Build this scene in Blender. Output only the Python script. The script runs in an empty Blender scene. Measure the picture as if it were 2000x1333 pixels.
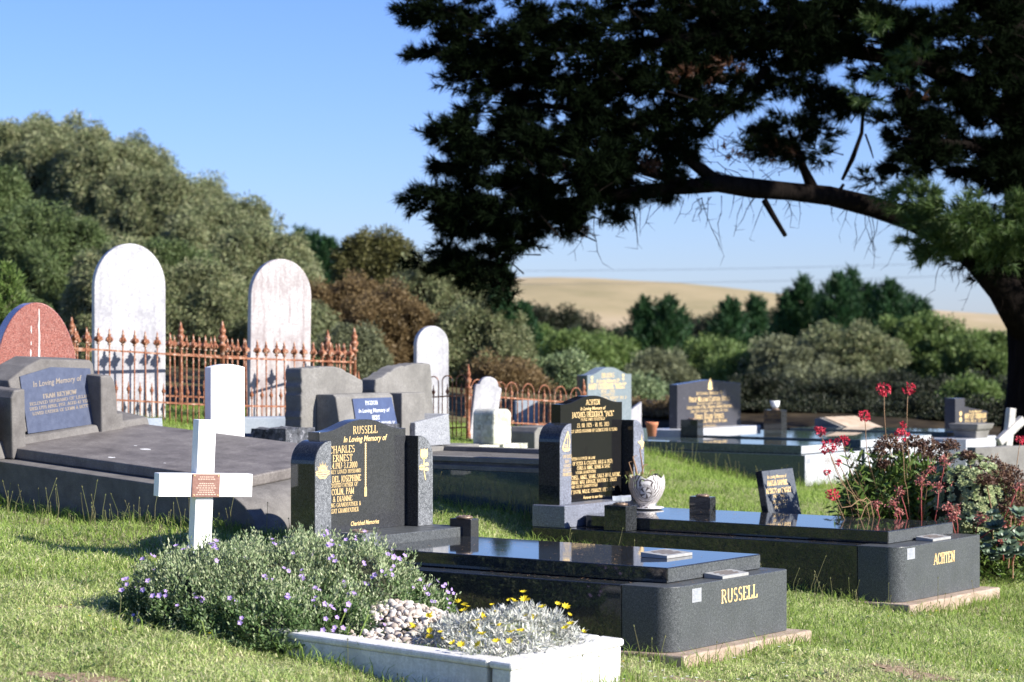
import bpy, math, random
import numpy as np
from mathutils import Vector, Matrix
R = math.radians
random.seed(7)
rng = np.random.default_rng(11)
sc = bpy.context.scene
COL = sc.collection

# ------------------------------------------------------------------ camera
# all picture measures below are pixels of the 2000 x 1333 photograph
FPX = 4722.0          # focal length in those pixels (85 mm on a 36 mm wide sensor)
YH = 650.0            # height of the horizon in the picture
CZ = 1.67             # eye height
cam_d = bpy.data.cameras.new('camera')
cam = bpy.data.objects.new('camera', cam_d)
COL.objects.link(cam)
cam.location = (0, 0, CZ)
cam.rotation_euler = (R(90), 0, 0)
cam_d.sensor_width = 36.0
cam_d.lens = 85.0
cam_d.shift_y = -(666.5 - YH) / 2000.0
cam_d.clip_start = 0.1
cam_d.clip_end = 3000.0
cam_d.dof.use_dof = True
cam_d.dof.focus_distance = 13.6
cam_d.dof.aperture_fstop = 3.6
sc.camera = cam

# ------------------------------------------------------------------ sky and sun
SUN_AZ = math.atan2(-0.42, 0.907)      # direction towards the sun, seen from above
SUN_EL = R(29)
SUN = Vector((math.cos(SUN_EL) * math.cos(SUN_AZ), math.cos(SUN_EL) * math.sin(SUN_AZ), math.sin(SUN_EL)))
w = bpy.data.worlds.new('World')
sc.world = w
w.use_nodes = True
nt = w.node_tree
nt.nodes.clear()
sky = nt.nodes.new('ShaderNodeTexSky')
sky.sky_type = 'NISHITA'
sky.sun_disc = False
sky.sun_elevation = SUN_EL
sky.sun_rotation = math.atan2(SUN.x, SUN.y)
sky.altitude = 0
sky.air_density = 1.0
sky.dust_density = 0.15
sky.ozone_density = 3.0
bg = nt.nodes.new('ShaderNodeBackground')
bg.inputs['Strength'].default_value = 0.0500
hs = nt.nodes.new('ShaderNodeHueSaturation')
hs.inputs['Saturation'].default_value = 1.05
wo = nt.nodes.new('ShaderNodeOutputWorld')
nt.links.new(sky.outputs[0], hs.inputs['Color'])
tint = nt.nodes.new('ShaderNodeMix')
tint.data_type = 'RGBA'
tint.blend_type = 'MULTIPLY'
tint.inputs[0].default_value = 1.0
tint.inputs[7].default_value = (.86, 1.02, 1.70, 1)
nt.links.new(hs.outputs[0], tint.inputs[6])
nt.links.new(tint.outputs[2], bg.inputs[0])
nt.links.new(bg.outputs[0], wo.inputs[0])
sun_d = bpy.data.lights.new('sun', 'SUN')
sun_d.energy = 5.0
sun_d.angle = R(0.53)
sun_d.color = (1.0, 0.95, 0.87)
sun = bpy.data.objects.new('sun', sun_d)
COL.objects.link(sun)
sun.rotation_euler = (-SUN).to_track_quat('-Z', 'Y').to_euler()
sc.view_settings.view_transform = 'Standard'
sc.view_settings.look = 'None'
sc.view_settings.exposure = 1.15
sc.view_settings.gamma = 1.0
sc.render.film_transparent = False
sc.cycles.max_bounces = 6
sc.cycles.transparent_max_bounces = 8
sc.cycles.use_denoising = True
sc.cycles.sample_clamp_indirect = 6.0


def at(px, py, d):
    return Vector(((px - 1000) / FPX * d, d, CZ - (py - YH) / FPX * d))


# ------------------------------------------------------------------ ground height
GP = np.array([
    (.84, 12.3, -.02), (1.6, 12.6, -.06), (2.47, 15.4, -.13), (3.3, 16.4, -.15), (-1.38, 14.8, .37), (-3.3, 16.2, .50), (-3, 21, .80),
    (-1.5, 23.5, .72), (0, 25, .60), (2.97, 24.5, .10), (4.3, 26.5, .10), (5.6, 28, .12), (7, 33, .3), (8, 38, .3),
    (0, 10.9, -.02), (.5, 11.6, 0.0), (-.75, 11.8, .10), (-2.4, 10.5, .20), (-3, 13, .36), (0.5, 14.6, .13), (0, 17.45, .36), (.25, 16.95, .17), (-.15, 16.6, .22),
    (1.3, 18, .15), (2.0, 20, .10), (3, 20, .02), (4, 18, -.1), (-6, 17, .75), (-7, 24, 1.0), (4, 12, -.3), (-1.6, 13.4, .27),
    (.9, 21.5, .30), (-5, 28, .85), (2, 30, .35), (5.5, 23, .0), (0, 5, -.1), (0.1, 21, .55), (-1.5, 19.2, .60), (-2.6, 19.5, .70)])


def zg(x, y):
    x = np.asarray(x, float)
    y = np.asarray(y, float)
    sh = np.broadcast(x, y).shape
    xf = np.broadcast_to(x, sh).ravel()
    yf = np.broadcast_to(y, sh).ravel()
    out = np.empty(xf.size)
    for i in range(0, xf.size, 40000):
        xs = np.clip(xf[i:i + 40000], -9, 9)
        ys = np.clip(yf[i:i + 40000], 3, 36)
        d2 = (xs[:, None] - GP[None, :, 0]) ** 2 + (ys[:, None] - GP[None, :, 1]) ** 2 + 0.15
        wt = 1 / d2 ** 1.7
        pl = -.292 - .136 * GP[:, 0] * .75 + .033 * GP[:, 1]
        res = GP[:, 2] - pl
        plx = -.292 - .136 * xs * .75 + .033 * ys
        out[i:i + 40000] = plx + (wt * res[None, :]).sum(1) / wt.sum(1)
    t = np.clip((yf - 29) / 25, 0, 1)
    t = t * t * (3 - 2 * t)
    far = 0.6 - 0.035 * np.clip(yf - 29, 0, 60)
    out = out * (1 - t) + far * t
    return out.reshape(sh)


def lawn_bump(x, y):
    """small unevenness of the lawn"""
    x = np.asarray(x, float)
    y = np.asarray(y, float)
    near = (y < 30) & (np.abs(x) < 12)
    return near * (.012 * np.sin(x * 3.1 + y * 1.7) + .010 * np.sin(x * 7.3 - y * 4.9) + .008 * np.sin(y * 9.1 + x * 2.3))


def gz(x, y):
    return float(zg(np.array([x]), np.array([y]))[0])


# ------------------------------------------------------------------ material helpers
MATS = {}


class NT:
    def __init__(s, name):
        s.m = bpy.data.materials.new(name)
        s.m.use_nodes = True
        s.t = s.m.node_tree
        s.t.nodes.clear()
        s.out = s.n('ShaderNodeOutputMaterial')
        MATS[name] = s.m

    def n(s, kind, **kw):
        nd = s.t.nodes.new(kind)
        for k, v in kw.items():
            if k in nd.inputs:
                nd.inputs[k].default_value = v
            else:
                setattr(nd, k, v)
        return nd

    def l(s, a, b):
        s.t.links.new(a, b)

    def coord(s, which='Object'):
        return s.n('ShaderNodeTexCoord').outputs[which]

    def noise(s, scale, detail=4, rough=.55, vec=None, dist=0.0):
        nd = s.n('ShaderNodeTexNoise', Scale=scale, Detail=detail, Roughness=rough, Distortion=dist)
        s.l(vec if vec is not None else s.coord(), nd.inputs['Vector'])
        return nd.outputs['Fac']

    def voro(s, scale, vec=None, feature='F1', out='Distance'):
        nd = s.n('ShaderNodeTexVoronoi', Scale=scale, feature=feature)
        s.l(vec if vec is not None else s.coord(), nd.inputs['Vector'])
        return nd.outputs[out]

    def ramp(s, fac, stops, interp='LINEAR'):
        nd = s.n('ShaderNodeValToRGB')
        cr = nd.color_ramp
        cr.interpolation = interp
        while len(cr.elements) > 1:
            cr.elements.remove(cr.elements[0])
        cr.elements[0].position = stops[0][0]
        cr.elements[0].color = c4(stops[0][1])
        for p, c in stops[1:]:
            e = cr.elements.new(p)
            e.color = c4(c)
        s.l(fac, nd.inputs[0])
        return nd.outputs[0]

    def mix(s, fac, a, b, mode='MIX'):
        nd = s.n('ShaderNodeMix', data_type='RGBA', blend_type=mode)
        for i, v in ((0, fac), (6, a), (7, b)):
            if isinstance(v, bpy.types.NodeSocket):
                s.l(v, nd.inputs[i])
            else:
                nd.inputs[i].default_value = c4(v) if i else v
        return nd.outputs[2]

    def math(s, op, a, b=0.0, clamp=False):
        nd = s.n('ShaderNodeMath', operation=op, use_clamp=clamp)
        for i, v in ((0, a), (1, b)):
            if isinstance(v, bpy.types.NodeSocket):
                s.l(v, nd.inputs[i])
            else:
                nd.inputs[i].default_value = v
        return nd.outputs[0]

    def vmap(s, scale=(1, 1, 1), vec=None):
        nd = s.n('ShaderNodeMapping')
        nd.inputs['Scale'].default_value = scale
        s.l(vec if vec is not None else s.coord(), nd.inputs['Vector'])
        return nd.outputs[0]

    def bump(s, h, strength=.3, dist=.01):
        nd = s.n('ShaderNodeBump', Strength=strength, Distance=dist)
        s.l(h, nd.inputs['Height'])
        return nd.outputs[0]

    def principled(s, col, rough=.6, spec=.5, metal=0.0, normal=None, coat=0.0):
        p = s.n('ShaderNodeBsdfPrincipled')
        for k, v in (('Base Color', col), ('Roughness', rough), ('Specular IOR Level', spec), ('Metallic', metal), ('Coat Weight', coat)):
            if isinstance(v, bpy.types.NodeSocket):
                s.l(v, p.inputs[k])
            else:
                p.inputs[k].default_value = c4(v) if k == 'Base Color' else v
        if normal is not None:
            s.l(normal, p.inputs['Normal'])
        s.l(p.outputs[0], s.out.inputs[0])
        return p


def c4(c):
    if isinstance(c, (int, float)):
        return (c, c, c, 1)
    return tuple(c) + (1,) if len(c) == 3 else tuple(c)


def granite(name, base, speck, dark, rough=.12, scale=230, amount=.5, spec=.5):
    m = NT(name)
    a = m.noise(scale, 3, .7)
    b = m.noise(scale * .33, 2, .6)
    c = m.noise(6, 3)
    col = m.ramp(a, [(.36, dark), (.5, base), (.56, base), (.68 - .06 * amount, speck)])
    col2 = m.mix(m.ramp(b, [(.45, 0.0), (.7, .35)]), col, speck)
    col3 = m.mix(m.ramp(c, [(.4, .0), (.8, .25)]), col2, dark)
    r = m.ramp(m.noise(9, 4), [(.3, rough * .8), (.75, rough * 1.5)])
    m.principled(col3, r, spec)
    return m.m


granite('polished_dark', (.020, .022, .024), (.075, .08, .085), (.008, .009, .010), .04)
granite('tablet_granite', (.034, .035, .038), (.070, .072, .076), (.018, .019, .021), .16, 260, .3)
granite('tablet_black', (.009, .009, .010), (.018, .018, .019), (.006, .006, .007), .10, 260, .2, .35)
granite('honed_grey', (.10, .105, .112), (.34, .35, .36), (.035, .038, .040), .35, 200, 1.0)
granite('honed_blue', (.13, .14, .17), (.36, .38, .46), (.05, .055, .07), .35, 200, 1.0)
granite('end_granite', (.060, .065, .067), (.16, .17, .175), (.024, .026, .028), .36, 230, .8, .25)
granite('green_granite', (.060, .085, .085), (.14, .18, .18), (.03, .042, .042), .025, 150, .6)
granite('pale_end_granite', (.42, .43, .45), (.60, .61, .62), (.26, .27, .29), .35, 150, .8)
granite('slate_tablet', (.17, .205, .22), (.24, .27, .285), (.11, .14, .15), .25, 120, .5)
granite('charcoal_tablet', (.055, .055, .066), (.09, .09, .10), (.035, .035, .042), .2, 160, .3)
granite('red_granite', (.30, .10, .075), (.42, .22, .18), (.10, .045, .04), .15, 90, .9)
granite('pale_granite', (.24, .25, .27), (.38, .39, .41), (.10, .105, .12), .6, 90, .9)
granite('rough_dark_stone', (.055, .06, .07), (.20, .20, .22), (.015, .016, .02), .9, 30, 1.0)


def stone(name, a, b, c, sc_=8, rough=.9, bump=.35, streak=.0):
    m = NT(name)
    n1 = m.noise(sc_, 8, .65)
    n2 = m.noise(sc_ * 14, 4, .7)
    n3 = m.noise(sc_ * .3, 4, .6)
    col = m.ramp(n1, [(.28, a), (.52, b), (.75, c)])
    col = m.mix(m.ramp(n2, [(.40, 0.0), (.60, .55)]), col, a)
    col = m.mix(m.ramp(n3, [(.45, 0.0), (.75, .30)]), col, c)
    if streak:
        st = m.noise(5, 6, .6, vec=m.vmap((4, 4, .5)))
        col = m.mix(m.ramp(st, [(.48, 0.0), (.66, streak)]), col, a)
    m.principled(col, rough, .3, normal=m.bump(m.math('ADD', n1, m.math('MULTIPLY', n2, .5)), bump, .012))
    return m.m


stone('concrete', (.085, .078, .074), (.145, .136, .128), (.20, .188, .175), 9)
stone('slab_concrete', (.075, .066, .062), (.165, .148, .138), (.25, .23, .21), 6, .7, .25, .3)
stone('kerb_concrete_dark', (.07, .066, .062), (.13, .12, .11), (.22, .20, .18), 7)
stone('pale_concrete', (.12, .115, .108), (.19, .182, .168), (.25, .24, .225), 5)
stone('tan_concrete', (.32, .24, .17), (.46, .36, .27), (.55, .47, .38), 6)
stone("marble", (.25, .245, .27), (.54, .53, .535), (.62, .615, .61), 2.5, .6, .10, .5)
stone('stained_marble', (.27, .22, .215), (.52, .50, .495), (.62, .61, .61), 3.0, .6, .12, .8)
stone('white_marble_kerb', (.46, .45, .42), (.72, .71, .69), (.78, .775, .76), 5, .5, .2, .45)
stone('foundation', (.24, .17, .12), (.38, .29, .22), (.50, .43, .36), 8, .95, .6)
stone('blueslab', (.20, .23, .27), (.28, .32, .37), (.34, .37, .40), 4)
stone('sky_tinted_plaque', (.040, .050, .085), (.062, .076, .122), (.085, .10, .15), 22, .45, .08)  # blue of the reflected sky put into the dark plaque's base colour
stone('blue_dark_plaque', (.045, .06, .12), (.06, .085, .17), (.08, .11, .20), 12, .4, .08)
stone('terracotta', (.38, .14, .07), (.52, .21, .11), (.60, .28, .16), 9)
stone('soil', (.06, .045, .03), (.11, .085, .06), (.20, .16, .12), 14, .95, .6)
stone('timber_grey', (.30, .29, .27), (.48, .46, .43), (.58, .56, .53), 12, .9, .3, .4)
stone('grey_pot', (.30, .29, .28), (.50, .49, .48), (.62, .61, .60), 40, .6, .2)


def lichen_stone():
    m = NT('lichen_stone')
    n = m.noise(7, 6)
    v = m.noise(26, 3)
    col = m.ramp(n, [(.3, (.22, .22, .18)), (.5, (.45, .44, .38)), (.7, (.60, .58, .52))])
    col = m.mix(m.ramp(v, [(.52, 0.0), (.6, .7)]), col, (.62, .62, .52))
    col = m.mix(m.ramp(m.noise(4, 3), [(.5, 0.0), (.65, .6)]), col, (.22, .25, .14))
    m.principled(col, .95, .2, normal=m.bump(n, .6, .02))


lichen_stone()


def white_paint():
    m = NT('white_paint')
    n = m.noise(12, 5)
    col = m.ramp(n, [(.3, (.74, .74, .73)), (.6, (.82, .82, .81))])
    g = m.noise(40, 3, .6, vec=m.vmap((1, 1, .12)))
    m.principled(col, .42, .4, normal=m.bump(g, .12, .004))


white_paint()


def rust():
    m = NT('rusty_iron')
    n = m.noise(22, 6, .7)
    k = m.noise(7, 3)
    col = m.ramp(n, [(.32, (.080, .028, .017)), (.45, (.20, .073, .038)), (.54, (.30, .135, .075)), (.64, (.46, .34, .27))])
    col = m.mix(m.ramp(k, [(.52, 0.0), (.72, .5)]), col, (.17, .05, .03))
    m.principled(col, .85, .25, normal=m.bump(n, .5, .004))


rust()


def copper():
    m = NT('copper_plate')
    n = m.noise(60, 3)
    col = m.ramp(n, [(.3, (.22, .11, .085)), (.7, (.30, .165, .13))])
    m.principled(col, .45, .5, .35)


copper()


def simple(name, col, rough=.6, spec=.4, metal=0.0, var=.12, scale=30):
    m = NT(name)
    n = m.noise(scale, 3)
    a = tuple(max(0, c * (1 - var)) for c in col)
    b = tuple(min(1, c * (1 + var)) for c in col)
    m.principled(m.ramp(n, [(.3, a), (.7, b)]), rough, spec, metal)
    return m.m


simple('gold_letters', (.72, .52, .24), .45, .5)
simple('faded_gold', (.22, .185, .15), .7)
simple('pale_letters', (.60, .62, .66), .6)
simple('copper_letters', (.52, .38, .30), .5)
simple('sticker', (.30, .31, .33), .6)
simple('sticker_ink', (.25, .27, .30), .6)
simple('bronze_plate', (.20, .14, .10), .45, .5, .4)
simple('plate_edge', (.30, .30, .29), .5)
simple('ceramic_white', (.68, .65, .63), .35, .5, 0, .05)
simple('ceramic_dark', (.07, .055, .055), .5)
simple('white_cup', (.75, .75, .74), .4)
simple('dry_stem', (.25, .15, .08), .8)
simple('wire', (.10, .12, .15), .6)
simple('foil_wrap', (.55, .57, .60), .3, .5, .2)


def bark(name, a, b, zs=.25, scale=14, spec=.03):
    m = NT(name)
    v = m.vmap((1, 1, zs))
    n = m.noise(scale, 6, .65, vec=v)
    col = m.ramp(n, [(.3, a), (.7, b)])
    m.principled(col, .95, spec, normal=m.bump(n, .9, .05))


bark('pine_bark', (.004, .0032, .003), (.013, .010, .0085))
granite('small_tablet_granite', (.085, .093, .105), (.14, .15, .165), (.05, .055, .065), .35, 160, .5, .3)
bark('tree_bark', (.05, .042, .033), (.13, .11, .09))


def leafmat(name, cols, trans=.25, rough=.55, spec=.25):
    m = NT(name)
    g = m.n('ShaderNodeNewGeometry')
    rnd = g.outputs['Random Per Island']
    n = m.noise(1.6, 4)
    k = len(cols)
    col = m.ramp(rnd, [(i / (k - 1), c) for i, c in enumerate(cols)])
    dk = tuple(c * .6 for c in cols[0])
    col = m.mix(m.ramp(n, [(.35, .45), (.65, 0.0)]), col, dk)
    p = m.n('ShaderNodeBsdfPrincipled')
    p.inputs['Roughness'].default_value = rough
    p.inputs['Specular IOR Level'].default_value = spec
    m.l(col, p.inputs['Base Color'])
    t = m.n('ShaderNodeBsdfTranslucent')
    m.l(col, t.inputs[0])
    mx = m.n('ShaderNodeMixShader')
    mx.inputs[0].default_value = trans
    m.l(p.outputs[0], mx.inputs[1])
    m.l(t.outputs[0], mx.inputs[2])
    m.l(mx.outputs[0], m.out.inputs[0])


leafmat('casuarina_leaf', [(0.112, 0.140, 0.062), (0.184, 0.220, 0.101), (0.270, 0.282, 0.139), (0.319, 0.309, 0.169)])
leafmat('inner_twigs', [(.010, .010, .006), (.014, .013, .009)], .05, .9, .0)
leafmat('weed_leaf', [(.07, .13, .03), (.11, .18, .05), (.15, .22, .08)], .2, .5)
leafmat('casuarina_olive', [(.075, .080, .022), (.13, .125, .04), (.19, .175, .07)])
leafmat('dry_grass_blade', [(.36, .33, .18), (.48, .43, .27), (.58, .53, .38)], .4, .7, .1)
leafmat('casuarina_green', [(0.069, 0.108, 0.035), (0.118, 0.167, 0.059), (0.176, 0.216, 0.088)])
leafmat('casuarina_brown', [(0.116, 0.083, 0.036), (0.196, 0.131, 0.059), (0.262, 0.188, 0.089)])
leafmat('bush_green', [(0.076, 0.129, 0.030), (0.140, 0.206, 0.056), (0.215, 0.275, 0.089)])
leafmat('bush_bright', [(0.092, 0.153, 0.033), (0.153, 0.230, 0.059), (0.229, 0.281, 0.099)])
leafmat('bush_pale', [(0.149, 0.215, 0.099), (0.231, 0.297, 0.141), (0.330, 0.380, 0.198)])
leafmat('bush_grey', [(0.122, 0.136, 0.073), (0.187, 0.200, 0.106), (0.244, 0.263, 0.146)])
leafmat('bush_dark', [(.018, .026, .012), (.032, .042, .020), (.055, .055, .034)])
leafmat('conifer_green', [(0.014, 0.048, 0.017), (0.029, 0.078, 0.028), (0.058, 0.114, 0.043)])
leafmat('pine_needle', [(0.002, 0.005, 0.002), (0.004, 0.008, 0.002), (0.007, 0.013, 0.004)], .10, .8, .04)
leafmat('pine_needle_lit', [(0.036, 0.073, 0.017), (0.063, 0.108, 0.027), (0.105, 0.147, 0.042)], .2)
leafmat('dead_needle', [(0.050, 0.018, 0.007), (0.080, 0.030, 0.015), (0.100, 0.060, 0.035)], .1)
leafmat('grass_blade', [(0.272, 0.373, 0.103), (0.408, 0.518, 0.167), (0.561, 0.614, 0.262), (0.850, 0.743, 0.505)], .45, .6, .2)
leafmat('grass_lush', [(0.190, 0.291, 0.051), (0.277, 0.397, 0.080), (0.379, 0.476, 0.130)], .45, .6, .2)
leafmat('dry_stalk', [(.28, .25, .12), (.24, .28, .10), (.36, .31, .18)], .2)
leafmat('shrub_leaf', [(0.152, 0.222, 0.092), (0.259, 0.335, 0.163), (0.410, 0.464, 0.264), (0.541, 0.557, 0.345)], .2)
leafmat('shrub_leaf_deep', [(0.068, 0.127, 0.043), (0.127, 0.203, 0.068), (0.203, 0.270, 0.118)], .2)
leafmat('silver_leaf', [(0.382, 0.409, 0.359), (0.588, 0.594, 0.538), (0.809, 0.766, 0.704)], .15)
leafmat('purple_petal', [(0.462, 0.308, 0.682), (0.550, 0.396, 0.770), (0.638, 0.495, 0.836)], .3)
leafmat('yellow_petal', [(.78, .58, .02), (.85, .68, .04)], .2)
leafmat('red_petal', [(.50, .02, .05), (.68, .045, .09), (.75, .12, .14)], .25)
leafmat('coral_petal', [(0.400, 0.096, 0.086), (0.520, 0.192, 0.163), (0.480, 0.269, 0.211)], .25)
leafmat('coral_stem', [(0.294, 0.056, 0.056), (0.350, 0.091, 0.077)], .1)
leafmat('brown_head', [(0.069, 0.031, 0.021), (0.122, 0.061, 0.038), (0.184, 0.107, 0.069)], .1)
leafmat('orchid_leaf', [(0.062, 0.125, 0.025), (0.112, 0.175, 0.037), (0.188, 0.237, 0.062)], .15, .4)
leafmat('succulent_leaf', [(0.170, 0.230, 0.096), (0.290, 0.337, 0.161), (0.426, 0.446, 0.224)], .1, .4)
leafmat('agave_leaf', [(0.097, 0.149, 0.093), (0.149, 0.203, 0.129)], .1, .4)
leafmat('white_petal', [(.75, .74, .70), (.82, .81, .78)], .2)


def ground_mat():
    m = NT('lawn_ground')
    v = m.coord('Object')
    n1 = m.noise(1.2, 6, .6, vec=v)
    n2 = m.noise(14, 6, .7, vec=v)
    n3 = m.noise(90, 3, .7, vec=v)
    col = m.ramp(n2, [(.3, (.11, .15, .045)), (.5, (.20, .24, .08)), (.7, (.34, .33, .16))])
    col = m.mix(m.ramp(n1, [(.5, 0.0), (.72, .55)]), col, (.40, .34, .22))
    col = m.mix(m.ramp(n3, [(.4, .4), (.6, 0.0)]), col, (.09, .09, .04))
    m.principled(col, .95, .1, normal=m.bump(n3, .6, .02))
    m = NT('hill_grass')
    v = m.coord('Object')
    n1 = m.noise(.03, 6, .65, vec=m.vmap((1, .35, 1)))
    n2 = m.noise(.25, 6, .7, vec=v)
    col = m.ramp(n1, [(.32, (.22, .19, .10)), (.48, (.35, .28, .16)), (.6, (.42, .33, .22)), (.72, (.27, .27, .12))])
    col = m.mix(m.ramp(n2, [(.45, 0.0), (.75, .4)]), col, (.17, .16, .07))
    m.principled(col, .95, .1)


ground_mat()


# ------------------------------------------------------------------ mesh builder
class MB:
    def __init__(s):
        s.v = []
        s.f = []

    def add(s, vs, fs):
        b = len(s.v)
        s.v += [tuple(v) for v in vs]
        s.f += [tuple(i + b for i in f) for f in fs]
        return s

    def box(s, x0, x1, y0, y1, z0, z1):
        vs = [(x, y, z) for x in (x0, x1) for y in (y0, y1) for z in (z0, z1)]
        return s.add(vs, [(0, 1, 3, 2), (4, 6, 7, 5), (0, 4, 5, 1), (2, 3, 7, 6), (0, 2, 6, 4), (1, 5, 7, 3)])

    def prism(s, pts, a0, a1, axis='x'):
        """polygon pts in the plane across the axis, swept from a0 to a1"""
        def mk(p, a):
            u, v = p
            return {'x': (a, u, v), 'y': (u, a, v), 'z': (u, v, a)}[axis]
        n = len(pts)
        vs = [mk(p, a0) for p in pts] + [mk(p, a1) for p in pts]
        fs = [tuple(range(n))[::-1], tuple(range(n, 2 * n))]
        fs += [(i, (i + 1) % n, n + (i + 1) % n, n + i) for i in range(n)]
        return s.add(vs, fs)

    def tube(s, pts, rad, n=8, cap=True):
        pts = [Vector(p) for p in pts]
        if not hasattr(rad, '__len__'):
            rad = [rad] * len(pts)
        rings = []
        up = Vector((0.31, 0.17, 0.93)).normalized()
        for i, p in enumerate(pts):
            t = (pts[min(i + 1, len(pts) - 1)] - pts[max(i - 1, 0)]).normalized()
            a = t.cross(up)
            if a.length < .05:
                a = t.cross(Vector((1, 0, 0)))
            a.normalize()
            b = t.cross(a)
            rings.append([p + (a * math.cos(2 * math.pi * k / n) + b * math.sin(2 * math.pi * k / n)) * rad[i] for k in range(n)])
        vs = [v for r in rings for v in r]
        fs = []
        for i in range(len(pts) - 1):
            for k in range(n):
                k2 = (k + 1) % n
                fs.append((i * n + k, i * n + k2, (i + 1) * n + k2, (i + 1) * n + k))
        if cap:
            fs.append(tuple(range(n))[::-1])
            fs.append(tuple(range(len(vs) - n, len(vs))))
        return s.add(vs, fs)

    def lathe(s, prof, n=20, c=(0, 0, 0)):
        vs = []
        for r, z in prof:
            for k in range(n):
                a = 2 * math.pi * k / n
                vs.append((c[0] + r * math.cos(a), c[1] + r * math.sin(a), c[2] + z))
        fs = []
        for i in range(len(prof) - 1):
            for k in range(n):
                k2 = (k + 1) % n
                fs.append((i * n + k, i * n + k2, (i + 1) * n + k2, (i + 1) * n + k))
        fs.append(tuple(range(n))[::-1])
        fs.append(tuple(range(len(vs) - n, len(vs))))
        return s.add(vs, fs)

    def blob(s, c, r, sub=2, noise=.15, seed=0):
        import bmesh
        bm = bmesh.new()
        bmesh.ops.create_icosphere(bm, subdivisions=sub, radius=1)
        rr = random.Random(seed)
        o = Vector((rr.random() * 50, rr.random() * 50, rr.random() * 50))
        from mathutils import noise as nz
        vs = []
        for v in bm.verts:
            k = 1 + noise * nz.noise(v.co * 1.6 + o) * 2
            vs.append((c[0] + v.co.x * r[0] * k, c[1] + v.co.y * r[1] * k, c[2] + v.co.z * r[2] * k))
        fs = [tuple(v.index for v in f.verts) for f in bm.faces]
        bm.free()
        return s.add(vs, fs)

    def mesh(s, name):
        me = bpy.data.meshes.new(name)
        me.from_pydata(s.v, [], s.f)
        me.update()
        return me


def put(name, me, mat, parent=None, bevel=0.0, smooth=False, fix=True):
    o = bpy.data.objects.new(name, me)
    COL.objects.link(o)
    if mat:
        me.materials.append(MATS[mat])
    if parent is not None:
        o.parent = parent
    if fix:
        import bmesh
        bm = bmesh.new()
        bm.from_mesh(me)
        bmesh.ops.recalc_face_normals(bm, faces=bm.faces)
        bm.to_mesh(me)
        bm.free()
    if smooth:
        me.shade_smooth()
    if bevel:
        b = o.modifiers.new('bevel', 'BEVEL')
        b.width = bevel
        b.segments = 2
        b.limit_method = 'ANGLE'
        b.angle_limit = R(40)
    return o


def obj(name, mb, mat, parent=None, bevel=0.0, smooth=False):
    return put(name, mb.mesh(name), mat, parent, bevel, smooth)


def tag(o, label=None, cat=None, group=None, kind=None):
    if label:
        o['label'] = label
    if cat:
        o['category'] = cat
    if group:
        o['group'] = group
    if kind:
        o['kind'] = kind
    return o


def empty(name, label, cat, loc, rz=0.0, group=None, mat=None, rx=0.0, ry=0.0):
    o = bpy.data.objects.new(name, None)
    o.empty_display_size = .2
    COL.objects.link(o)
    if mat is None:
        mat = Matrix.Rotation(rz, 4, 'Z') @ Matrix.Rotation(ry, 4, 'Y') @ Matrix.Rotation(rx, 4, 'X')
        mat.translation = Vector(loc)
    o.matrix_world = mat
    o['_m'] = 0
    del o['_m']
    return tag(o, label, cat, group)


def mat_of(loc, rz=0.0, rx=0.0, ry=0.0):
    m = Matrix.Rotation(rz, 4, 'Z') @ Matrix.Rotation(ry, 4, 'Y') @ Matrix.Rotation(rx, 4, 'X')
    m.translation = Vector(loc)
    return m


def on_x(M, xv, px, py):
    """local (y, z) where the sight line through a picture point meets the local plane x = xv"""
    Mi = M.inverted()
    o = Mi @ Vector((0, 0, CZ))
    p = Mi @ at(px, py, 10.0)
    t = (xv - o.x) / (p.x - o.x)
    q = o + (p - o) * t
    return q.y, q.z


def on_z(M, zv, px, py):
    Mi = M.inverted()
    o = Mi @ Vector((0, 0, CZ))
    p = Mi @ at(px, py, 10.0)
    t = (zv - o.z) / (p.z - o.z)
    q = o + (p - o) * t
    return q.x, q.y


def quads(name, V, k, mat, parent=None, smooth=False):
    """V: (n*k, 3) array of vertices, k per face"""
    n = len(V) // k
    me = bpy.data.meshes.new(name)
    me.vertices.add(len(V))
    me.vertices.foreach_set('co', V.astype(np.float32).ravel())
    me.loops.add(n * k)
    me.loops.foreach_set('vertex_index', np.arange(n * k, dtype=np.int32))
    me.polygons.add(n)
    me.polygons.foreach_set('loop_start', np.arange(0, n * k, k, dtype=np.int32))
    me.update(calc_edges=True)
    return put(name, me, mat, parent, fix=False)


def norm(a):
    return a / np.maximum(np.linalg.norm(a, axis=1, keepdims=True), 1e-9)


def leaf_quads(C, D, ln, wd, r):
    """diamond leaves at C pointing along D"""
    n = len(C)
    rv = norm(r.normal(size=(n, 3)))
    S = norm(np.cross(D, rv))
    ln = np.broadcast_to(ln, (n,))[:, None]
    wd = np.broadcast_to(wd, (n,))[:, None]
    V = np.stack([C, C + D * ln * .5 + S * wd * .5, C + D * ln, C + D * ln * .5 - S * wd * .5], 1)
    return V.reshape(-1, 3)


# ------------------------------------------------------------------ lettering
def _arc(cx, cy, rx, ry, a0, a1, n=9):
    return [(cx + rx * math.cos(R(a0 + (a1 - a0) * i / n)), cy + ry * math.sin(R(a0 + (a1 - a0) * i / n))) for i in range(n + 1)]


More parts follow.
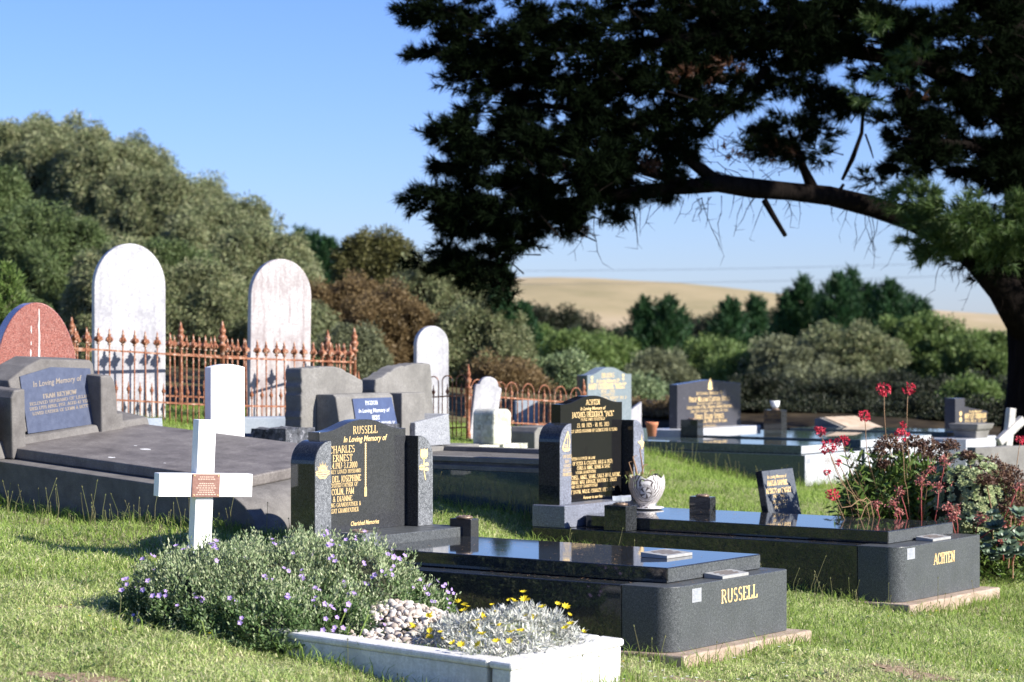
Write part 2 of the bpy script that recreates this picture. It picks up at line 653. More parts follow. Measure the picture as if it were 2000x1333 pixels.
G = {
    'A': (.78, [[(.02, 0), (.38, 1)], [(.38, 1), (.76, 0)], [(.16, .34), (.60, .34)]]),
    'B': (.64, [[(.12, 0), (.12, 1)], [(.12, .97)] + _arc(.34, .76, .2, .21, 90, -90) + [(.12, .55)], [(.12, .55)] + _arc(.36, .28, .24, .26, 90, -90) + [(.12, .02)]]),
    'C': (.72, [_arc(.40, .5, .34, .48, 50, 310, 16), [(.63, .70), (.63, .95)]]),
    'D': (.76, [[(.12, 0), (.12, 1)], [(.12, .97), (.3, .97)] + _arc(.34, .5, .36, .47, 85, -85, 12) + [(.3, .03), (.12, .03)]]),
    'E': (.62, [[(.12, 0), (.12, 1)], [(.12, .97), (.55, .97), (.57, .80)], [(.12, .52), (.42, .52)], [(.12, .03), (.57, .03), (.60, .22)]]),
    'F': (.58, [[(.12, 0), (.12, 1)], [(.12, .97), (.55, .97), (.57, .78)], [(.12, .52), (.42, .52)]]),
    'G': (.76, [_arc(.40, .5, .34, .48, 50, 325, 16), [(.66, 0.06), (.66, .42)], [(.48, .42), (.76, .42)]]),
    'H': (.78, [[(.14, 0), (.14, 1)], [(.64, 0), (.64, 1)], [(.14, .52), (.64, .52)]]),
    'I': (.32, [[(.16, 0), (.16, 1)]]),
    'J': (.40, [[(.24, .1), (.24, 1)], [(.24, .12)] + _arc(.10, .10, .14, .22, 0, -100, 5)]),
    'K': (.74, [[(.12, 0), (.12, 1)], [(.14, .42), (.62, .98)], [(.30, .60), (.70, .02)]]),
    'L': (.60, [[(.12, 0), (.12, 1)], [(.12, .03), (.54, .03), (.57, .24)]]),
    'M': (.92, [[(.12, 0), (.12, 1)], [(.12, 1), (.46, .08)], [(.46, .08), (.80, 1)], [(.80, 0), (.80, 1)]]),
    'N': (.80, [[(.12, 0), (.12, 1)], [(.12, 1), (.66, 0)], [(.66, 0), (.66, 1)]]),
    'O': (.80, [_arc(.40, .5, .33, .48, 0, 360, 20)]),
    'P': (.60, [[(.12, 0), (.12, 1)], [(.12, .97)] + _arc(.33, .73, .22, .24, 90, -90) + [(.12, .49)]]),
    'Q': (.80, [_arc(.40, .5, .33, .48, 0, 360, 20), [(.44, .05), (.74, -.20)]]),
    'R': (.70, [[(.12, 0), (.12, 1)], [(.12, .97)] + _arc(.33, .75, .21, .22, 90, -90) + [(.12, .53)], [(.32, .53), (.66, .02)]]),
    'S': (.56, [_arc(.28, .745, .19, .235, 40, 270, 10) + _arc(.28, .265, .21, .245, 90, -140, 10)]),
    'T': (.68, [[(.34, 0), (.34, 1)], [(.05, .78), (.07, .97), (.61, .97), (.63, .78)]]),
    'U': (.76, [[(.14, 1), (.14, .3)] + _arc(.38, .3, .24, .28, 180, 360, 10) + [(.62, 1)]]),
    'V': (.76, [[(.04, 1), (.38, 0)], [(.38, 0), (.72, 1)]]),
    'W': (1.0, [[(.04, 1), (.28, 0)], [(.28, 0), (.50, .9)], [(.50, .9), (.72, 0)], [(.72, 0), (.96, 1)]]),
    'X': (.72, [[(.06, 1), (.66, 0)], [(.06, 0), (.66, 1)]]),
    'Y': (.72, [[(.04, 1), (.36, .48)], [(.36, .48), (.68, 1)], [(.36, 0), (.36, .5)]]),
    'Z': (.66, [[(.06, .97), (.58, .97)], [(.58, .97), (.06, .03)], [(.06, .03), (.60, .03)]]),
    '0': (.58, [_arc(.29, .5, .22, .48, 0, 360, 18)]),
    '1': (.36, [[(.18, 0), (.18, 1)]]),
    '2': (.54, [_arc(.26, .73, .20, .25, 160, -40, 10) + [(.06, .03), (.48, .03)]]),
    '3': (.54, [_arc(.26, .74, .18, .23, 140, -90, 9) + _arc(.26, .27, .21, .25, 90, -140, 9)]),
    '4': (.60, [[(.40, 0), (.40, 1)], [(.40, 1), (.05, .30), (.56, .30)]]),
    '5': (.54, [[(.46, .97), (.14, .97), (.12, .56)] + _arc(.26, .32, .21, .29, 110, -140, 10)]),
    '6': (.58, [_arc(.45, .5, .38, .5, 110, 180, 6) + _arc(.29, .30, .22, .29, 180, 540, 16)]),
    '7': (.52, [[(.06, .97), (.48, .97), (.18, 0)]]),
    '8': (.56, [_arc(.28, .75, .18, .22, 0, 360, 14), _arc(.28, .27, .22, .26, 0, 360, 14)]),
    '9': (.58, [_arc(.29, .70, .22, .28, 0, 360, 16), _arc(.13, .5, .38, .5, 0, -70, 6)]),
    '&': (.78, [[(.70, .04), (.24, .72)] + _arc(.34, .80, .12, .18, 200, -20, 8) + [(.10, .30)] + _arc(.27, .22, .19, .20, 160, 330, 8) + [(.66, .48)]]),
    '.': (.26, [[(.13, 0.0), (.13, .10)]]),
    ',': (.26, [[(.15, .10), (.08, -.14)]]),
    '-': (.42, [[(.06, .40), (.36, .40)]]),
    '"': (.36, [[(.10, 1), (.10, .75)], [(.26, 1), (.26, .75)]]),
    ' ': (.36, []),
}


def stroke_text(mb, txt, u0, u1, v0, h, x, bold=1.0):
    """serif capitals in the local plane x, from u0 to u1 (y axis), baseline v0, height h"""
    tot = 0
    adv = []
    for i, ch in enumerate(txt):
        small = ch.islower()
        g = G.get(ch.upper(), G[' '])
        k = .78 if small else 1.0
        adv.append((tot, g, k))
        tot += g[0] * k + .10
    sx = (u1 - u0) / tot
    thick, thin = .17 * bold, .075 * bold
    for off, g, k in adv:
        for st in g[1]:
            P = [(u0 + (off + p[0] * k) * sx, v0 + p[1] * k * h) for p in st]
            for a, b in zip(P[:-1], P[1:]):
                dx, dy = b[0] - a[0], b[1] - a[1]
                L = math.hypot(dx, dy) or 1e-6
                t = abs(dy) / L
                if dx * dy > 0 and abs(dx) > .25 * L and len(st) == 2:
                    t *= .35
                wd = (thin + (thick - thin) * t) * h * k * .5
                nx, ny = -dy / L * wd, dx / L * wd
                ex, ey = dx / L * wd * .3, dy / L * wd * .3
                mb.add([(x, a[0] + nx - ex, a[1] + ny - ey), (x, a[0] - nx - ex, a[1] - ny - ey), (x, b[0] - nx + ex, b[1] - ny + ey), (x, b[0] + nx + ex, b[1] + ny + ey)], [(0, 1, 2, 3)])
            if len(st) == 2 and abs(st[0][1] - st[1][1]) > .45:
                for p, q in ((P[0], st[0]), (P[1], st[1])):
                    if abs(q[1]) < .01 or abs(q[1] - 1) < .01:
                        sw, shh = .17 * h * k * bold, .05 * h * bold
                        zz = p[1] + (shh / 2 if q[1] < .5 else -shh / 2)
                        xx = x + .0002
                        mb.add([(xx, p[0] - sw, zz - shh / 2), (xx, p[0] + sw, zz - shh / 2), (xx, p[0] + sw, zz + shh / 2), (xx, p[0] - sw, zz + shh / 2)], [(0, 1, 2, 3)])


def font_text(mb, txt, u0, u1, v0, h, x, shear=0.2, bold=.012):
    cu = bpy.data.curves.new('t', 'FONT')
    cu.body = txt
    cu.shear = shear
    cu.offset = bold
    cu.resolution_u = 3
    o = bpy.data.objects.new('t', cu)
    COL.objects.link(o)
    dg = bpy.context.evaluated_depsgraph_get()
    me = bpy.data.meshes.new_from_object(o.evaluated_get(dg))
    vs = [tuple(v.co) for v in me.vertices]
    fs = [tuple(p.vertices) for p in me.polygons]
    bpy.data.objects.remove(o)
    bpy.data.curves.remove(cu)
    bpy.data.meshes.remove(me)
    if not vs:
        return
    a = min(v[0] for v in vs)
    b = max(v[0] for v in vs)
    k = (u1 - u0) / (b - a)
    kh = h / .72
    mb.add([(x, u0 + (v[0] - a) * k, v0 + v[1] * kh) for v in vs], fs)


def lines(M, x, rows, mat, parent, name='inscription', bold=1.0, proud=.0015):
    """rows: (text, px left, px right, py top, py bottom at the middle, style)"""
    mb = MB()
    for row in rows:
        txt, pl, pr, pt, pb = row[:5]
        sty = row[5] if len(row) > 5 else 's'
        pc = (pl + pr) / 2
        yl, _ = on_x(M, x, pl, (pt + pb) / 2)
        yr, _ = on_x(M, x, pr, (pt + pb) / 2)
        _, z1 = on_x(M, x, pc, pt)
        _, z0 = on_x(M, x, pc, pb)
        if sty == 'f':
            font_text(mb, txt, yl, yr, z0, z1 - z0, x + proud, .25)
        else:
            stroke_text(mb, txt, yl, yr, z0, z1 - z0, x + proud, bold)
    return put(name, mb.mesh(name), mat, parent, fix=False)


# ------------------------------------------------------------------ terrain
def build_terrain():
    xs = np.unique(np.round(np.concatenate([np.linspace(-4.5, 6.5, 111), np.linspace(-14, 14, 85), np.linspace(-60, 60, 41), np.linspace(-700, 700, 36)]), 3))
    ys = np.unique(np.round(np.concatenate([np.linspace(8, 27, 153), np.linspace(-4, 60, 130), np.linspace(-40, 140, 46), np.linspace(-300, 1600, 40)]), 3))
    X, Y = np.meshgrid(xs, ys)
    Z = zg(X, Y)
    Z = Z + lawn_bump(X, Y)
    V = np.stack([X, Y, Z], -1).reshape(-1, 3)
    nx, ny = len(xs), len(ys)
    i = np.arange((nx - 1) * (ny - 1))
    r_, c_ = i // (nx - 1), i % (nx - 1)
    a = r_ * nx + c_
    F = np.stack([a, a + 1, a + nx + 1, a + nx], 1)
    me = bpy.data.meshes.new('ground')
    me.vertices.add(len(V))
    me.vertices.foreach_set('co', V.astype(np.float32).ravel())
    me.loops.add(F.size)
    me.loops.foreach_set('vertex_index', F.astype(np.int32).ravel())
    me.polygons.add(len(F))
    me.polygons.foreach_set('loop_start', np.arange(0, F.size, 4, dtype=np.int32))
    me.update(calc_edges=True)
    o = put('ground', me, 'lawn_ground', fix=False, smooth=True)
    tag(o, kind='structure')
    # dark sheet painting the shade on the ground under pine and far bushes
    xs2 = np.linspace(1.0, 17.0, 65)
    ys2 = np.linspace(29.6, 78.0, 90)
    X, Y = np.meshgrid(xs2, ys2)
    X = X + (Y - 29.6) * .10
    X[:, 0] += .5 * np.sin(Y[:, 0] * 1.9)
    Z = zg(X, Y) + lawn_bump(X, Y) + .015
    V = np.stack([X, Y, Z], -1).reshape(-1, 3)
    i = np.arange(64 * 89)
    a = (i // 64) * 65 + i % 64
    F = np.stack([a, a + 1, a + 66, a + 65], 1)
    me = bpy.data.meshes.new('shade_ground_sheet')
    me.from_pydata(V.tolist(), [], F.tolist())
    q = NT('ground_shade')
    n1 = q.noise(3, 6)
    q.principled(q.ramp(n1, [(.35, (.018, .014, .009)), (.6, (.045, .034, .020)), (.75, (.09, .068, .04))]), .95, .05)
    tag(put('shade_ground_sheet', me, 'ground_shade', fix=False, smooth=True), kind='structure')
    xs2 = np.linspace(-16.0, 2.2, 74)
    ys2 = np.linspace(26.6, 70.0, 90)
    X, Y = np.meshgrid(xs2, ys2)
    Y[0, :] += .35 * np.sin(X[0, :] * 2.3) + .2 * np.sin(X[0, :] * 5.1)
    Z = zg(X, Y) + lawn_bump(X, Y) + .012
    V = np.stack([X, Y, Z], -1).reshape(-1, 3)
    i = np.arange(73 * 89)
    a = (i // 73) * 74 + i % 73
    F = np.stack([a, a + 1, a + 75, a + 74], 1)
    me = bpy.data.meshes.new('leaf_litter_ground')
    me.from_pydata(V.tolist(), [], F.tolist())
    q = NT('leaf_litter')
    n1 = q.noise(2.2, 6, .7)
    q.principled(q.ramp(n1, [(.35, (.05, .042, .022)), (.55, (.12, .10, .05)), (.7, (.15, .16, .06))]), .95, .05)
    tag(put('leaf_litter_ground', me, 'leaf_litter', fix=False, smooth=True), kind='structure')
    # golden hill
    hx = np.linspace(-160, 320, 121)
    hy = np.linspace(120, 420, 61)
    X, Y = np.meshgrid(hx, hy)
    D0 = 260.0
    px = 1000 + (X / D0) * FPX
    prof = np.interp(px, [-1900, 0, 700, 1000, 1120, 1300, 1500, 1700, 1850, 2000, 2600, 4000, 6000], [640, 590, 555, 546, 546, 556, 580, 602, 611, 617, 632, 645, 650])
    H = CZ + (YH - prof) / FPX * D0
    t = np.clip((Y - 120) / 140, 0, 1)
    t2 = np.clip((Y - 260) / 160, 0, 1)
    Z = -3.2 + (H + 3.2) * np.sin(t * math.pi / 2) - 14 * t2 * t2
    Z = Z + .18 * np.sin(X * .11 + Y * .05) * t * (1 - t) * 3 + .05 * np.sin(X * .35) * t
    V = np.stack([X, Y, Z], -1).reshape(-1, 3)
    nx = len(hx)
    i = np.arange((nx - 1) * (len(hy) - 1))
    a = (i // (nx - 1)) * nx + i % (nx - 1)
    F = np.stack([a, a + 1, a + nx + 1, a + nx], 1)
    me = bpy.data.meshes.new('hill')
    me.from_pydata([tuple(v) for v in V], [], [tuple(int(k) for k in f) for f in F])
    o = put('hill', me, 'hill_grass', fix=False, smooth=True)
    tag(o, kind='structure')


build_terrain()

YAW = R(-35.8)


# ------------------------------------------------------------------ modern granite graves
def tablet_profile(y0, y1, z0, zs, zp, n=22, flat=.10):
    c, hw = (y0 + y1) / 2, (y1 - y0) / 2
    top = []
    for i in range(n + 1):
        t = -1 + 2 * i / n
        a = max(0.0, 1 - abs(t) / (1 - flat))
        z = zs + (zp - zs) * (.5 - .5 * math.cos(math.pi * min(1, a * 1.08)))
        top.append((c + hw * t, z))
    return [(y0, z0)] + top + [(y1, z0)]


def kerb_profile(x0, x1, y0, y1, r=.10, n=6):
    """outline from above, with rounded corners at the foot"""
    pts = [(x0, y0)]
    for i in range(n + 1):
        a = -math.pi / 2 + math.pi / 2 * i / n
        pts.append((x1 - r + r * math.cos(a), y0 + r + r * math.sin(a)))
    for i in range(n + 1):
        a = math.pi / 2 * i / n
        pts.append((x1 - r * .35 + r * .35 * math.cos(a), y1 - r * .35 + r * .35 * math.sin(a)))
    return pts + [(x0, y1)]


def wing_mb(x0, x1, y0, y1, z0, z1, out, rz=.13, n=10):
    """upright with its outer top corner rounded; out=-1 rounds the near side"""
    wdt = y1 - y0
    pts = [(y0, z0)]
    arc = []
    for i in range(n + 1):
        a = math.pi / 2 * i / n
        arc.append((math.cos(a), math.sin(a)))
    ry = wdt * .92
    if out < 0:
        pts += [(y0 + ry - ry * c, z1 - rz + rz * s_) for c, s_ in arc] + [(y1, z1), (y1, z0)]
    else:
        pts += [(y0, z1)] + [(y1 - ry + ry * c, z1 - rz + rz * s_) for c, s_ in arc[::-1]] + [(y1, z0)]
    return MB().prism(pts, x0, x1, 'x')


def vase_block(root, x0, x1, y0, y1, z0, z1, mat):
    o = obj('vase_block', MB().box(x0, x1, y0, y1, z0, z1), mat, root, .004)
    m = MB()
    cx, cy = (x0 + x1) / 2, (y0 + y1) / 2
    m.lathe([(.050, 0), (.052, .010), (.044, .014), (.020, .017), (.004, .018)], 16, (cx, cy, z1))
    for k in range(8):
        a = k * math.pi / 4
        m.lathe([(.006, .012), (.007, .017), (.001, .019)], 6, (cx + .030 * math.cos(a), cy + .030 * math.sin(a), z1))
    obj('vase_lid', m, 'bronze_plate', o, 0, True)
    return o


def grave_base(M, root, S, W, L, zb, zk, inset, lz, P, rows=()):
    """kerb, ledger and foundation"""
    rk = P.get('r', .11)
    if rk < .05:
        obj('kerb', MB().box(-L, -.012, 0, W, zb, zk), S['kerb'], root, .003)
        obj('end_panel', MB().box(-.0118, 0, .002, W - .002, zb, zk - .001), S['end'], root, .002)
    else:
        obj('kerb', MB().box(-L, -.303, 0, W, zb, zk), S['kerb'], root, .005)
        kp = [(-.3, 0)] + kerb_profile(-.3, 0, 0, W, rk, 20)[1:-1] + [(-.3, W)]
        obj('foot_kerb', MB().prism(kp, zb, zk, 'z'), S['end'], root, .004)
    x0, x1, y0, y1 = inset
    prof = [(x0 + .05, y0), (x1, y0), (x1, y1), (x0 + .05, y1), (x0, y1 - .07), (x0, y0 + .07)]
    obj('ledger', MB().prism(prof, zk + .001, lz, 'z'), S['ledger'], root, .005)
    obj('ledger_end', MB().box(x1 - .01, x1 + .002, y0 + .006, y1 - .006, zk + .006, lz - .006), S['end'], root)


def weathered_foundation(root, L, W, z0, z1, over=.07, seed=1):
    rr = random.Random(seed)
    pts = []
    x0, x1, y0, y1 = -L - .03, over, -.04, W + over
    for a, b in (((x0, y0), (x1, y0)), ((x1, y0), (x1, y1)), ((x1, y1), (x0, y1)), ((x0, y1), (x0, y0))):
        for i in range(14):
            t = i / 14
            pts.append((a[0] + (b[0] - a[0]) * t + rr.uniform(-.012, .012), a[1] + (b[1] - a[1]) * t + rr.uniform(-.012, .012)))
    obj('foundation', MB().prism(pts, z0, z1, 'z'), 'foundation', root, .01)


def headstone_set(root, S, xb, xw, xt, xf, zpl, zpt, zs, zp, zw, plx1, L, W, name='headstone'):
    """plinth, tablet and two wings: wings from xb to xw, tablet from xb to xt"""
    obj('plinth', MB().box(xb - .02, plx1, .0, W - .02, zpl, zpt), S['plinth'], root, .005)
    hs = obj('headstone', MB().prism(tablet_profile(.20, 1.0, zpt, zs, zp), xb + .002, xt, 'x'), S['tablet'], root, .003)
    for (a, b, out) in ((.05, .197, -1), (1.003, 1.15, 1)):
        w_ = obj('side_wing', wing_mb(xb, xw, a, b, zpt, zw, out), S['side'], root, .003, False)
        # honed front face standing 2 mm proud
        obj('wing_face', wing_mb(xw - .004, xw + .0022, a + .003, b - .003, zpt + .002, zw - .003, out), S['face'], w_)
    return hs


def bronze_plaque(root, cx, cy, z, lx, ly, tilt=.028):
    m = MB()
    m.add([(cx - lx / 2, cy - ly / 2, z), (cx + lx / 2, cy - ly / 2, z), (cx + lx / 2, cy + ly / 2, z), (cx - lx / 2, cy + ly / 2, z),
           (cx - lx / 2, cy - ly / 2, z + tilt), (cx + lx / 2, cy - ly / 2, z + .016), (cx + lx / 2, cy + ly / 2, z + .016), (cx - lx / 2, cy + ly / 2, z + tilt)],
          [(0, 1, 2, 3), (4, 5, 6, 7), (0, 1, 5, 4), (1, 2, 6, 5), (2, 3, 7, 6), (3, 0, 4, 7)])
    o = obj('plaque', m, 'plate_edge', root, .002)
    m = MB()
    for i in range(5):
        xx = cx - lx / 2 + lx * (.15 + .15 * i)
        zz = z + tilt - (tilt - .016) * (.15 + .15 * i) + .0012
        wv = ly * (.34 if i % 2 else .26)
        m.add([(xx, cy - wv, zz), (xx + lx * .075, cy - wv, zz - .001), (xx + lx * .075, cy + wv, zz - .001), (xx, cy + wv, zz)], [(0, 1, 2, 3)])
    put('plaque_text', m.mesh('plaque_text'), 'bronze_plate', o, fix=False)
    return o


def maker_sticker(M, root, x, box_):
    pl, pr, pt, pb = box_
    y0, z1 = on_x(M, x, pl, pt)
    y1, _ = on_x(M, x, pr, pt)
    _, z0 = on_x(M, x, pl, pb)
    m = MB().add([(x, y0, z0), (x, y1, z0), (x, y1, z1), (x, y0, z1)], [(0, 1, 2, 3)])
    o = put('sticker', m.mesh('sticker'), 'sticker', root, fix=False)
    m = MB()
    for i in range(7):
        zz = z1 - (z1 - z0) * (.12 + .12 * i)
        k = .12 + .10 * (i % 3)
        m.add([(x + .001, y0 + (y1 - y0) * k, zz), (x + .001, y1 - (y1 - y0) * k, zz), (x + .001, y1 - (y1 - y0) * k, zz + .004), (x + .001, y0 + (y1 - y0) * k, zz + .004)], [(0, 1, 2, 3)])
    put('sticker_print', m.mesh('sticker_print'), 'sticker_ink', o, fix=False)


def disc(mb, x, cy, cz, ry, rz, n=10, a0=0, a1=360):
    vs = [(x, cy, cz)] + [(x, cy + ry * math.cos(R(a0 + (a1 - a0) * i / n)), cz + rz * math.sin(R(a0 + (a1 - a0) * i / n))) for i in range(n + 1)]
    mb.add(vs, [(0, i, i + 1) for i in range(1, n + 1)])


def poly(mb, x, pts):
    mb.add([(x, p[0], p[1]) for p in pts], [tuple(range(len(pts)))])


def stroke(mb, x, pts, w_):
    for a, b in zip(pts[:-1], pts[1:]):
        dx, dy = b[0] - a[0], b[1] - a[1]
        L = math.hypot(dx, dy) or 1e-6
        nx, ny = -dy / L * w_ / 2, dx / L * w_ / 2
        mb.add([(x, a[0] + nx, a[1] + ny), (x, a[0] - nx, a[1] - ny), (x, b[0] - nx, b[1] - ny), (x, b[0] + nx, b[1] + ny)], [(0, 1, 2, 3)])


def rising_sun(M, x, px, py, s, parent, mat='gold_letters'):
    cy, cz = on_x(M, x, px, py)
    m = MB()
    x += .0015
    for k in range(13):
        a = R(6 + 14 * k)
        r1 = s * (1.0 if k % 2 == 0 else .8)
        c, sn = math.cos(a), math.sin(a)
        nx, ny = -sn * .08 * s, c * .08 * s
        poly(m, x, [(cy + c * .35 * s + nx, cz + sn * .35 * s + ny), (cy + c * r1, cz + sn * r1), (cy + c * .35 * s - nx, cz + sn * .35 * s - ny)])
    disc(m, x, cy, cz, .33 * s, .33 * s, 10, 0, 180)
    for k, wv in ((-.12, 1.0), (-.34, .95), (-.55, .6)):
        stroke(m, x, [(cy - wv * s, cz + (k + .12) * s), (cy - wv * .5 * s, cz + (k - .05) * s), (cy, cz + k * s), (cy + wv * .5 * s, cz + (k - .05) * s), (cy + wv * s, cz + (k + .12) * s)], .13 * s)
    return put('emblem', m.mesh('emblem'), mat, parent, fix=False)


def rose(M, x, px, pt, pb, parent, mat='gold_letters'):
    cy, z1 = on_x(M, x, px, pt)
    _, z0 = on_x(M, x, px, pb)
    H = z1 - z0
    m = MB()
    x += .0015
    disc(m, x, cy, z1 - .17 * H, .20 * H, .17 * H, 12)
    for a in (-1, 0, 1):
        poly(m, x + .0003, [(cy + a * .13 * H - .06 * H, z1 - .10 * H), (cy + a * .17 * H, z1 + .02 * H), (cy + a * .13 * H + .06 * H, z1 - .10 * H)])
    for a in (-1, 1):
        poly(m, x, [(cy, z1 - .30 * H), (cy + a * .10 * H, z1 - .24 * H), (cy + a * .03 * H, z1 - .34 * H)])
    stroke(m, x, [(cy, z1 - .30 * H), (cy - .01 * H, z1 - .5 * H), (cy + .01 * H, z1 - .75 * H), (cy + .08 * H, z0)], .05 * H)
    for a, zz in ((-1, .62), (1, .50), (1, .66), (-1, .56)):
        disc(m, x, cy + a * .13 * H, z1 - zz * H, .12 * H, .06 * H, 8)
    return put('emblem', m.mesh('emblem'), mat, parent, fix=False)


S_R = dict(kerb='polished_dark', ledger='polished_dark', end='end_granite', plinth='end_granite', tablet='tablet_granite', side='polished_dark', face='honed_grey')
S_A = dict(kerb='polished_dark', ledger='polished_dark', end='end_granite', plinth='honed_blue', tablet='tablet_black', side='polished_dark', face='honed_blue')

# ---- Russell grave
M = mat_of((.81, 12.3, 0), YAW)
g = empty('granite_grave', 'nearest polished dark granite grave, rising sun emblem on its headstone', 'grave', (0, 0, 0), mat=M, group='modern granite graves')
grave_base(M, g, S_R, 1.22, 2.62, .035, .37, (-2.17, -.13, .17, 1.13), .452, {})
weathered_foundation(g, 2.6, 1.2, -.16, .034, .09, 3)
hs = headstone_set(g, S_R, -2.60, -2.42, -2.51, 0, .371, .505, 1.095, 1.158, 1.05, -2.19, 2.6, 1.22)
vase_block(g, -2.20, -2.04, .015, .150, .371, .545, 'honed_grey')
vase_block(g, -2.28, -2.12, 1.135, 1.215, .371, .553, 'tablet_granite')
xt = -2.51
lines(M, xt, [
    ('RUSSELL', 689.5, 737.6, 832, 847), ('In Loving Memory of', 670.8, 756, 850.5, 862, 'f'),
    ('CHARLES', 642.8, 693.5, 871, 885), ('ERNEST', 649.8, 688.8, 888, 901.5), ('8.4.1917-3.7.2000', 642.8, 697.9, 903.5, 915),
    ('DEARLY LOVED HUSBAND', 634.9, 704.9, 917.5, 925), ('DEL JOSEPHINE', 649, 705, 928.8, 941), ('DEVOTED FATHER OF', 641, 698.8, 943.5, 951.5),
    ('COLIN, PAM', 647.5, 691.4, 954, 966), ('& DIANNE', 649.8, 688, 969, 979.5), ('LOVING GRANDFATHER &', 633, 705, 982, 990), ('GREAT GRANDFATHER', 640, 700.5, 993, 1001.5),
    ('Cherished Memories', 685, 740, 1016, 1025, 'f')], 'gold_letters', hs, bold=.75)
m = MB()
ys_, z_1 = on_x(M, xt, 713.6, 867)
_, z_0 = on_x(M, xt, 713.6, 970)
stroke(m, xt + .0015, [(ys_, z_1), (ys_, z_0)], .010)
for i in range(22):
    zz = z_1 + (z_0 - z_1) * i / 22
    disc(m, xt + .002, ys_, zz, .008, .006, 6)
stroke(m, xt + .002, [(ys_, z_0), (ys_, z_0 + .04)], .022)
disc(m, xt + .002, ys_, z_0 + .045, .012, .014, 8)
put('ornament', m.mesh('ornament'), 'gold_letters', hs, fix=False)
wings = [c for c in g.children if c.name.startswith('side_wing')]
rising_sun(M, -2.4175, 630, 922, .062, wings[0])
rose(M, -2.4175, 828, 877, 938, wings[1])
lines(M, .0004, [('RUSSELL', 1408.8, 1480, 1147, 1173)], 'gold_letters', g)
maker_sticker(M, g, .0016, (1352, 1370, 1151, 1178))
x_, y_ = on_z(M, .452, 1302, 1087)
bronze_plaque(g, x_, y_, .4525, .17, .26)
x_, y_ = on_z(M, .37, 1420, 1127)
bronze_plaque(g, -.065, y_, .3705, .115, .27)

# ---- Achten grave
M = mat_of((2.47, 15.4, 0), YAW)
g = empty('granite_grave', 'second polished dark granite grave, sailboat emblem and carved pot at its head', 'grave', (0, 0, 0), mat=M, group='modern granite graves')
grave_base(M, g, S_A, 1.22, 2.87, -.055, .30, (-2.575, -.17, .17, 1.13), .385, {})
weathered_foundation(g, 2.85, 1.2, -.28, -.056, .10, 5)
hs = headstone_set(g, S_A, -2.85, -2.67, -2.765, 0, .301, .455, 1.16, 1.213, 1.028, -2.59, 2.8, 1.22)
vase_block(g, -2.27, -2.09, .015, .155, .301, .476, 'polished_dark')
vase_block(g, -2.27, -2.09, 1.135, 1.215, .301, .475, 'polished_dark')
xt = -2.765
lines(M, xt, [
    ('ACHTEN', 1144.3, 1171.9, 780.6, 791), ('In Loving Memory of', 1133.4, 1182.8, 794, 801, 'f'), ('JACQUES FREDERICK "JACK"', 1117, 1199.4, 804, 814.5),
    ('PASSED AWAY PEACEFULLY', 1134.4, 1181.8, 816.3, 821.7), ('23. 08. 1925 - 18. 05. 2013', 1126.9, 1189.7, 826, 834), ('DEARLY LOVED HUSBAND OF GLENICE FOR 51 YEARS', 1106, 1205.6, 838, 844),
    ('FATHER & FATHER-IN-LAW', 1113.8, 1162, 893, 898.5), ('OF PETER & COLLEEN, JULIE & FRED,', 1118, 1197, 900, 907), ('CHRIS & ANNE, SHANE & SHAE', 1126.9, 1191, 909, 916),
    ('LOVING GRANDFATHER', 1124.6, 1163.8, 919.5, 925), ('MITCHELL, AIMEE, SHANE, SALLY-ANNE, KAYNE,', 1108, 1211.6, 926.5, 934), ('HANNAH, MAX, KIRALEE, HAYDEN & BAILEY', 1110, 1204.7, 936.5, 943.5),
    ('AND GREAT GRANDFATHER', 1115, 1167, 947, 952.5), ('OF JUSTIN, WILLIE, CHARLEY, JYE & JACK', 1112, 1200.6, 955, 962), ('Forever in our hearts', 1139, 1181.8, 967, 973, 'f')], 'gold_letters', hs, bold=.85)
wings = [c for c in g.children if c.name.startswith('side_wing')]
xw = -2.6675
m = MB()
yb, zb_ = on_x(M, xw, 1106, 882)
_, zt_ = on_x(M, xw, 1106, 843)
H = zt_ - zb_
x_ = xw + .0015
stroke(m, x_, [(yb + .02, zt_), (yb - .05, zb_ + .16 * H), (yb + .02, zb_ + .12 * H)], .010)
stroke(m, x_, [(yb + .02, zt_), (yb + .045, zb_ + .5 * H), (yb + .03, zb_ + .12 * H)], .008)
stroke(m, x_, [(yb + .015, zt_ - .1 * H), (yb + .012, zb_ + .1 * H)], .006)
for k in (.3, .45, .6):
    stroke(m, x_, [(yb - .035 + .05 * (k - .3), zb_ + k * .6 * H), (yb + .01, zb_ + k * .5 * H)], .004)
poly(m, x_, [(yb - .055, zb_ + .14 * H), (yb + .05, zb_ + .12 * H), (yb + .03, zb_), (yb - .03, zb_)])
put('emblem', m.mesh('emblem'), 'gold_letters', wings[0], fix=False)
m = MB()
yb, zb_ = on_x(M, xw, 1252, 879)
_, zt_ = on_x(M, xw, 1252, 847)
H = zt_ - zb_
poly(m, x_, [(yb + .01, zt_), (yb + .015, zt_ - .45 * H), (yb + .045, zt_ - .55 * H), (yb + .012, zb_), (yb - .01, zt_ - .68 * H), (yb - .05, zt_ - .5 * H), (yb + .0, zt_ - .42 * H)])
put('emblem', m.mesh('emblem'), 'gold_letters', wings[1], fix=False)
lines(M, xw, [('JACQUES', 1099, 1117, 888.5, 894.5), ('BOY', 1103.5, 1112, 899, 904.5), ('LOVED', 1101, 1115, 907, 912.5), ('BELGIE', 1099.5, 1116, 915.5, 921), ('FRANCOIS', 1099, 1117, 923.5, 930)], 'gold_letters', wings[0], bold=.8)
lines(M, .0004, [('ACHTEN', 1824, 1865, 1079, 1100)], 'gold_letters', g)
maker_sticker(M, g, .0016, (1772, 1787, 1072, 1094))
x_, y_ = on_z(M, .30, 1828, 1055)
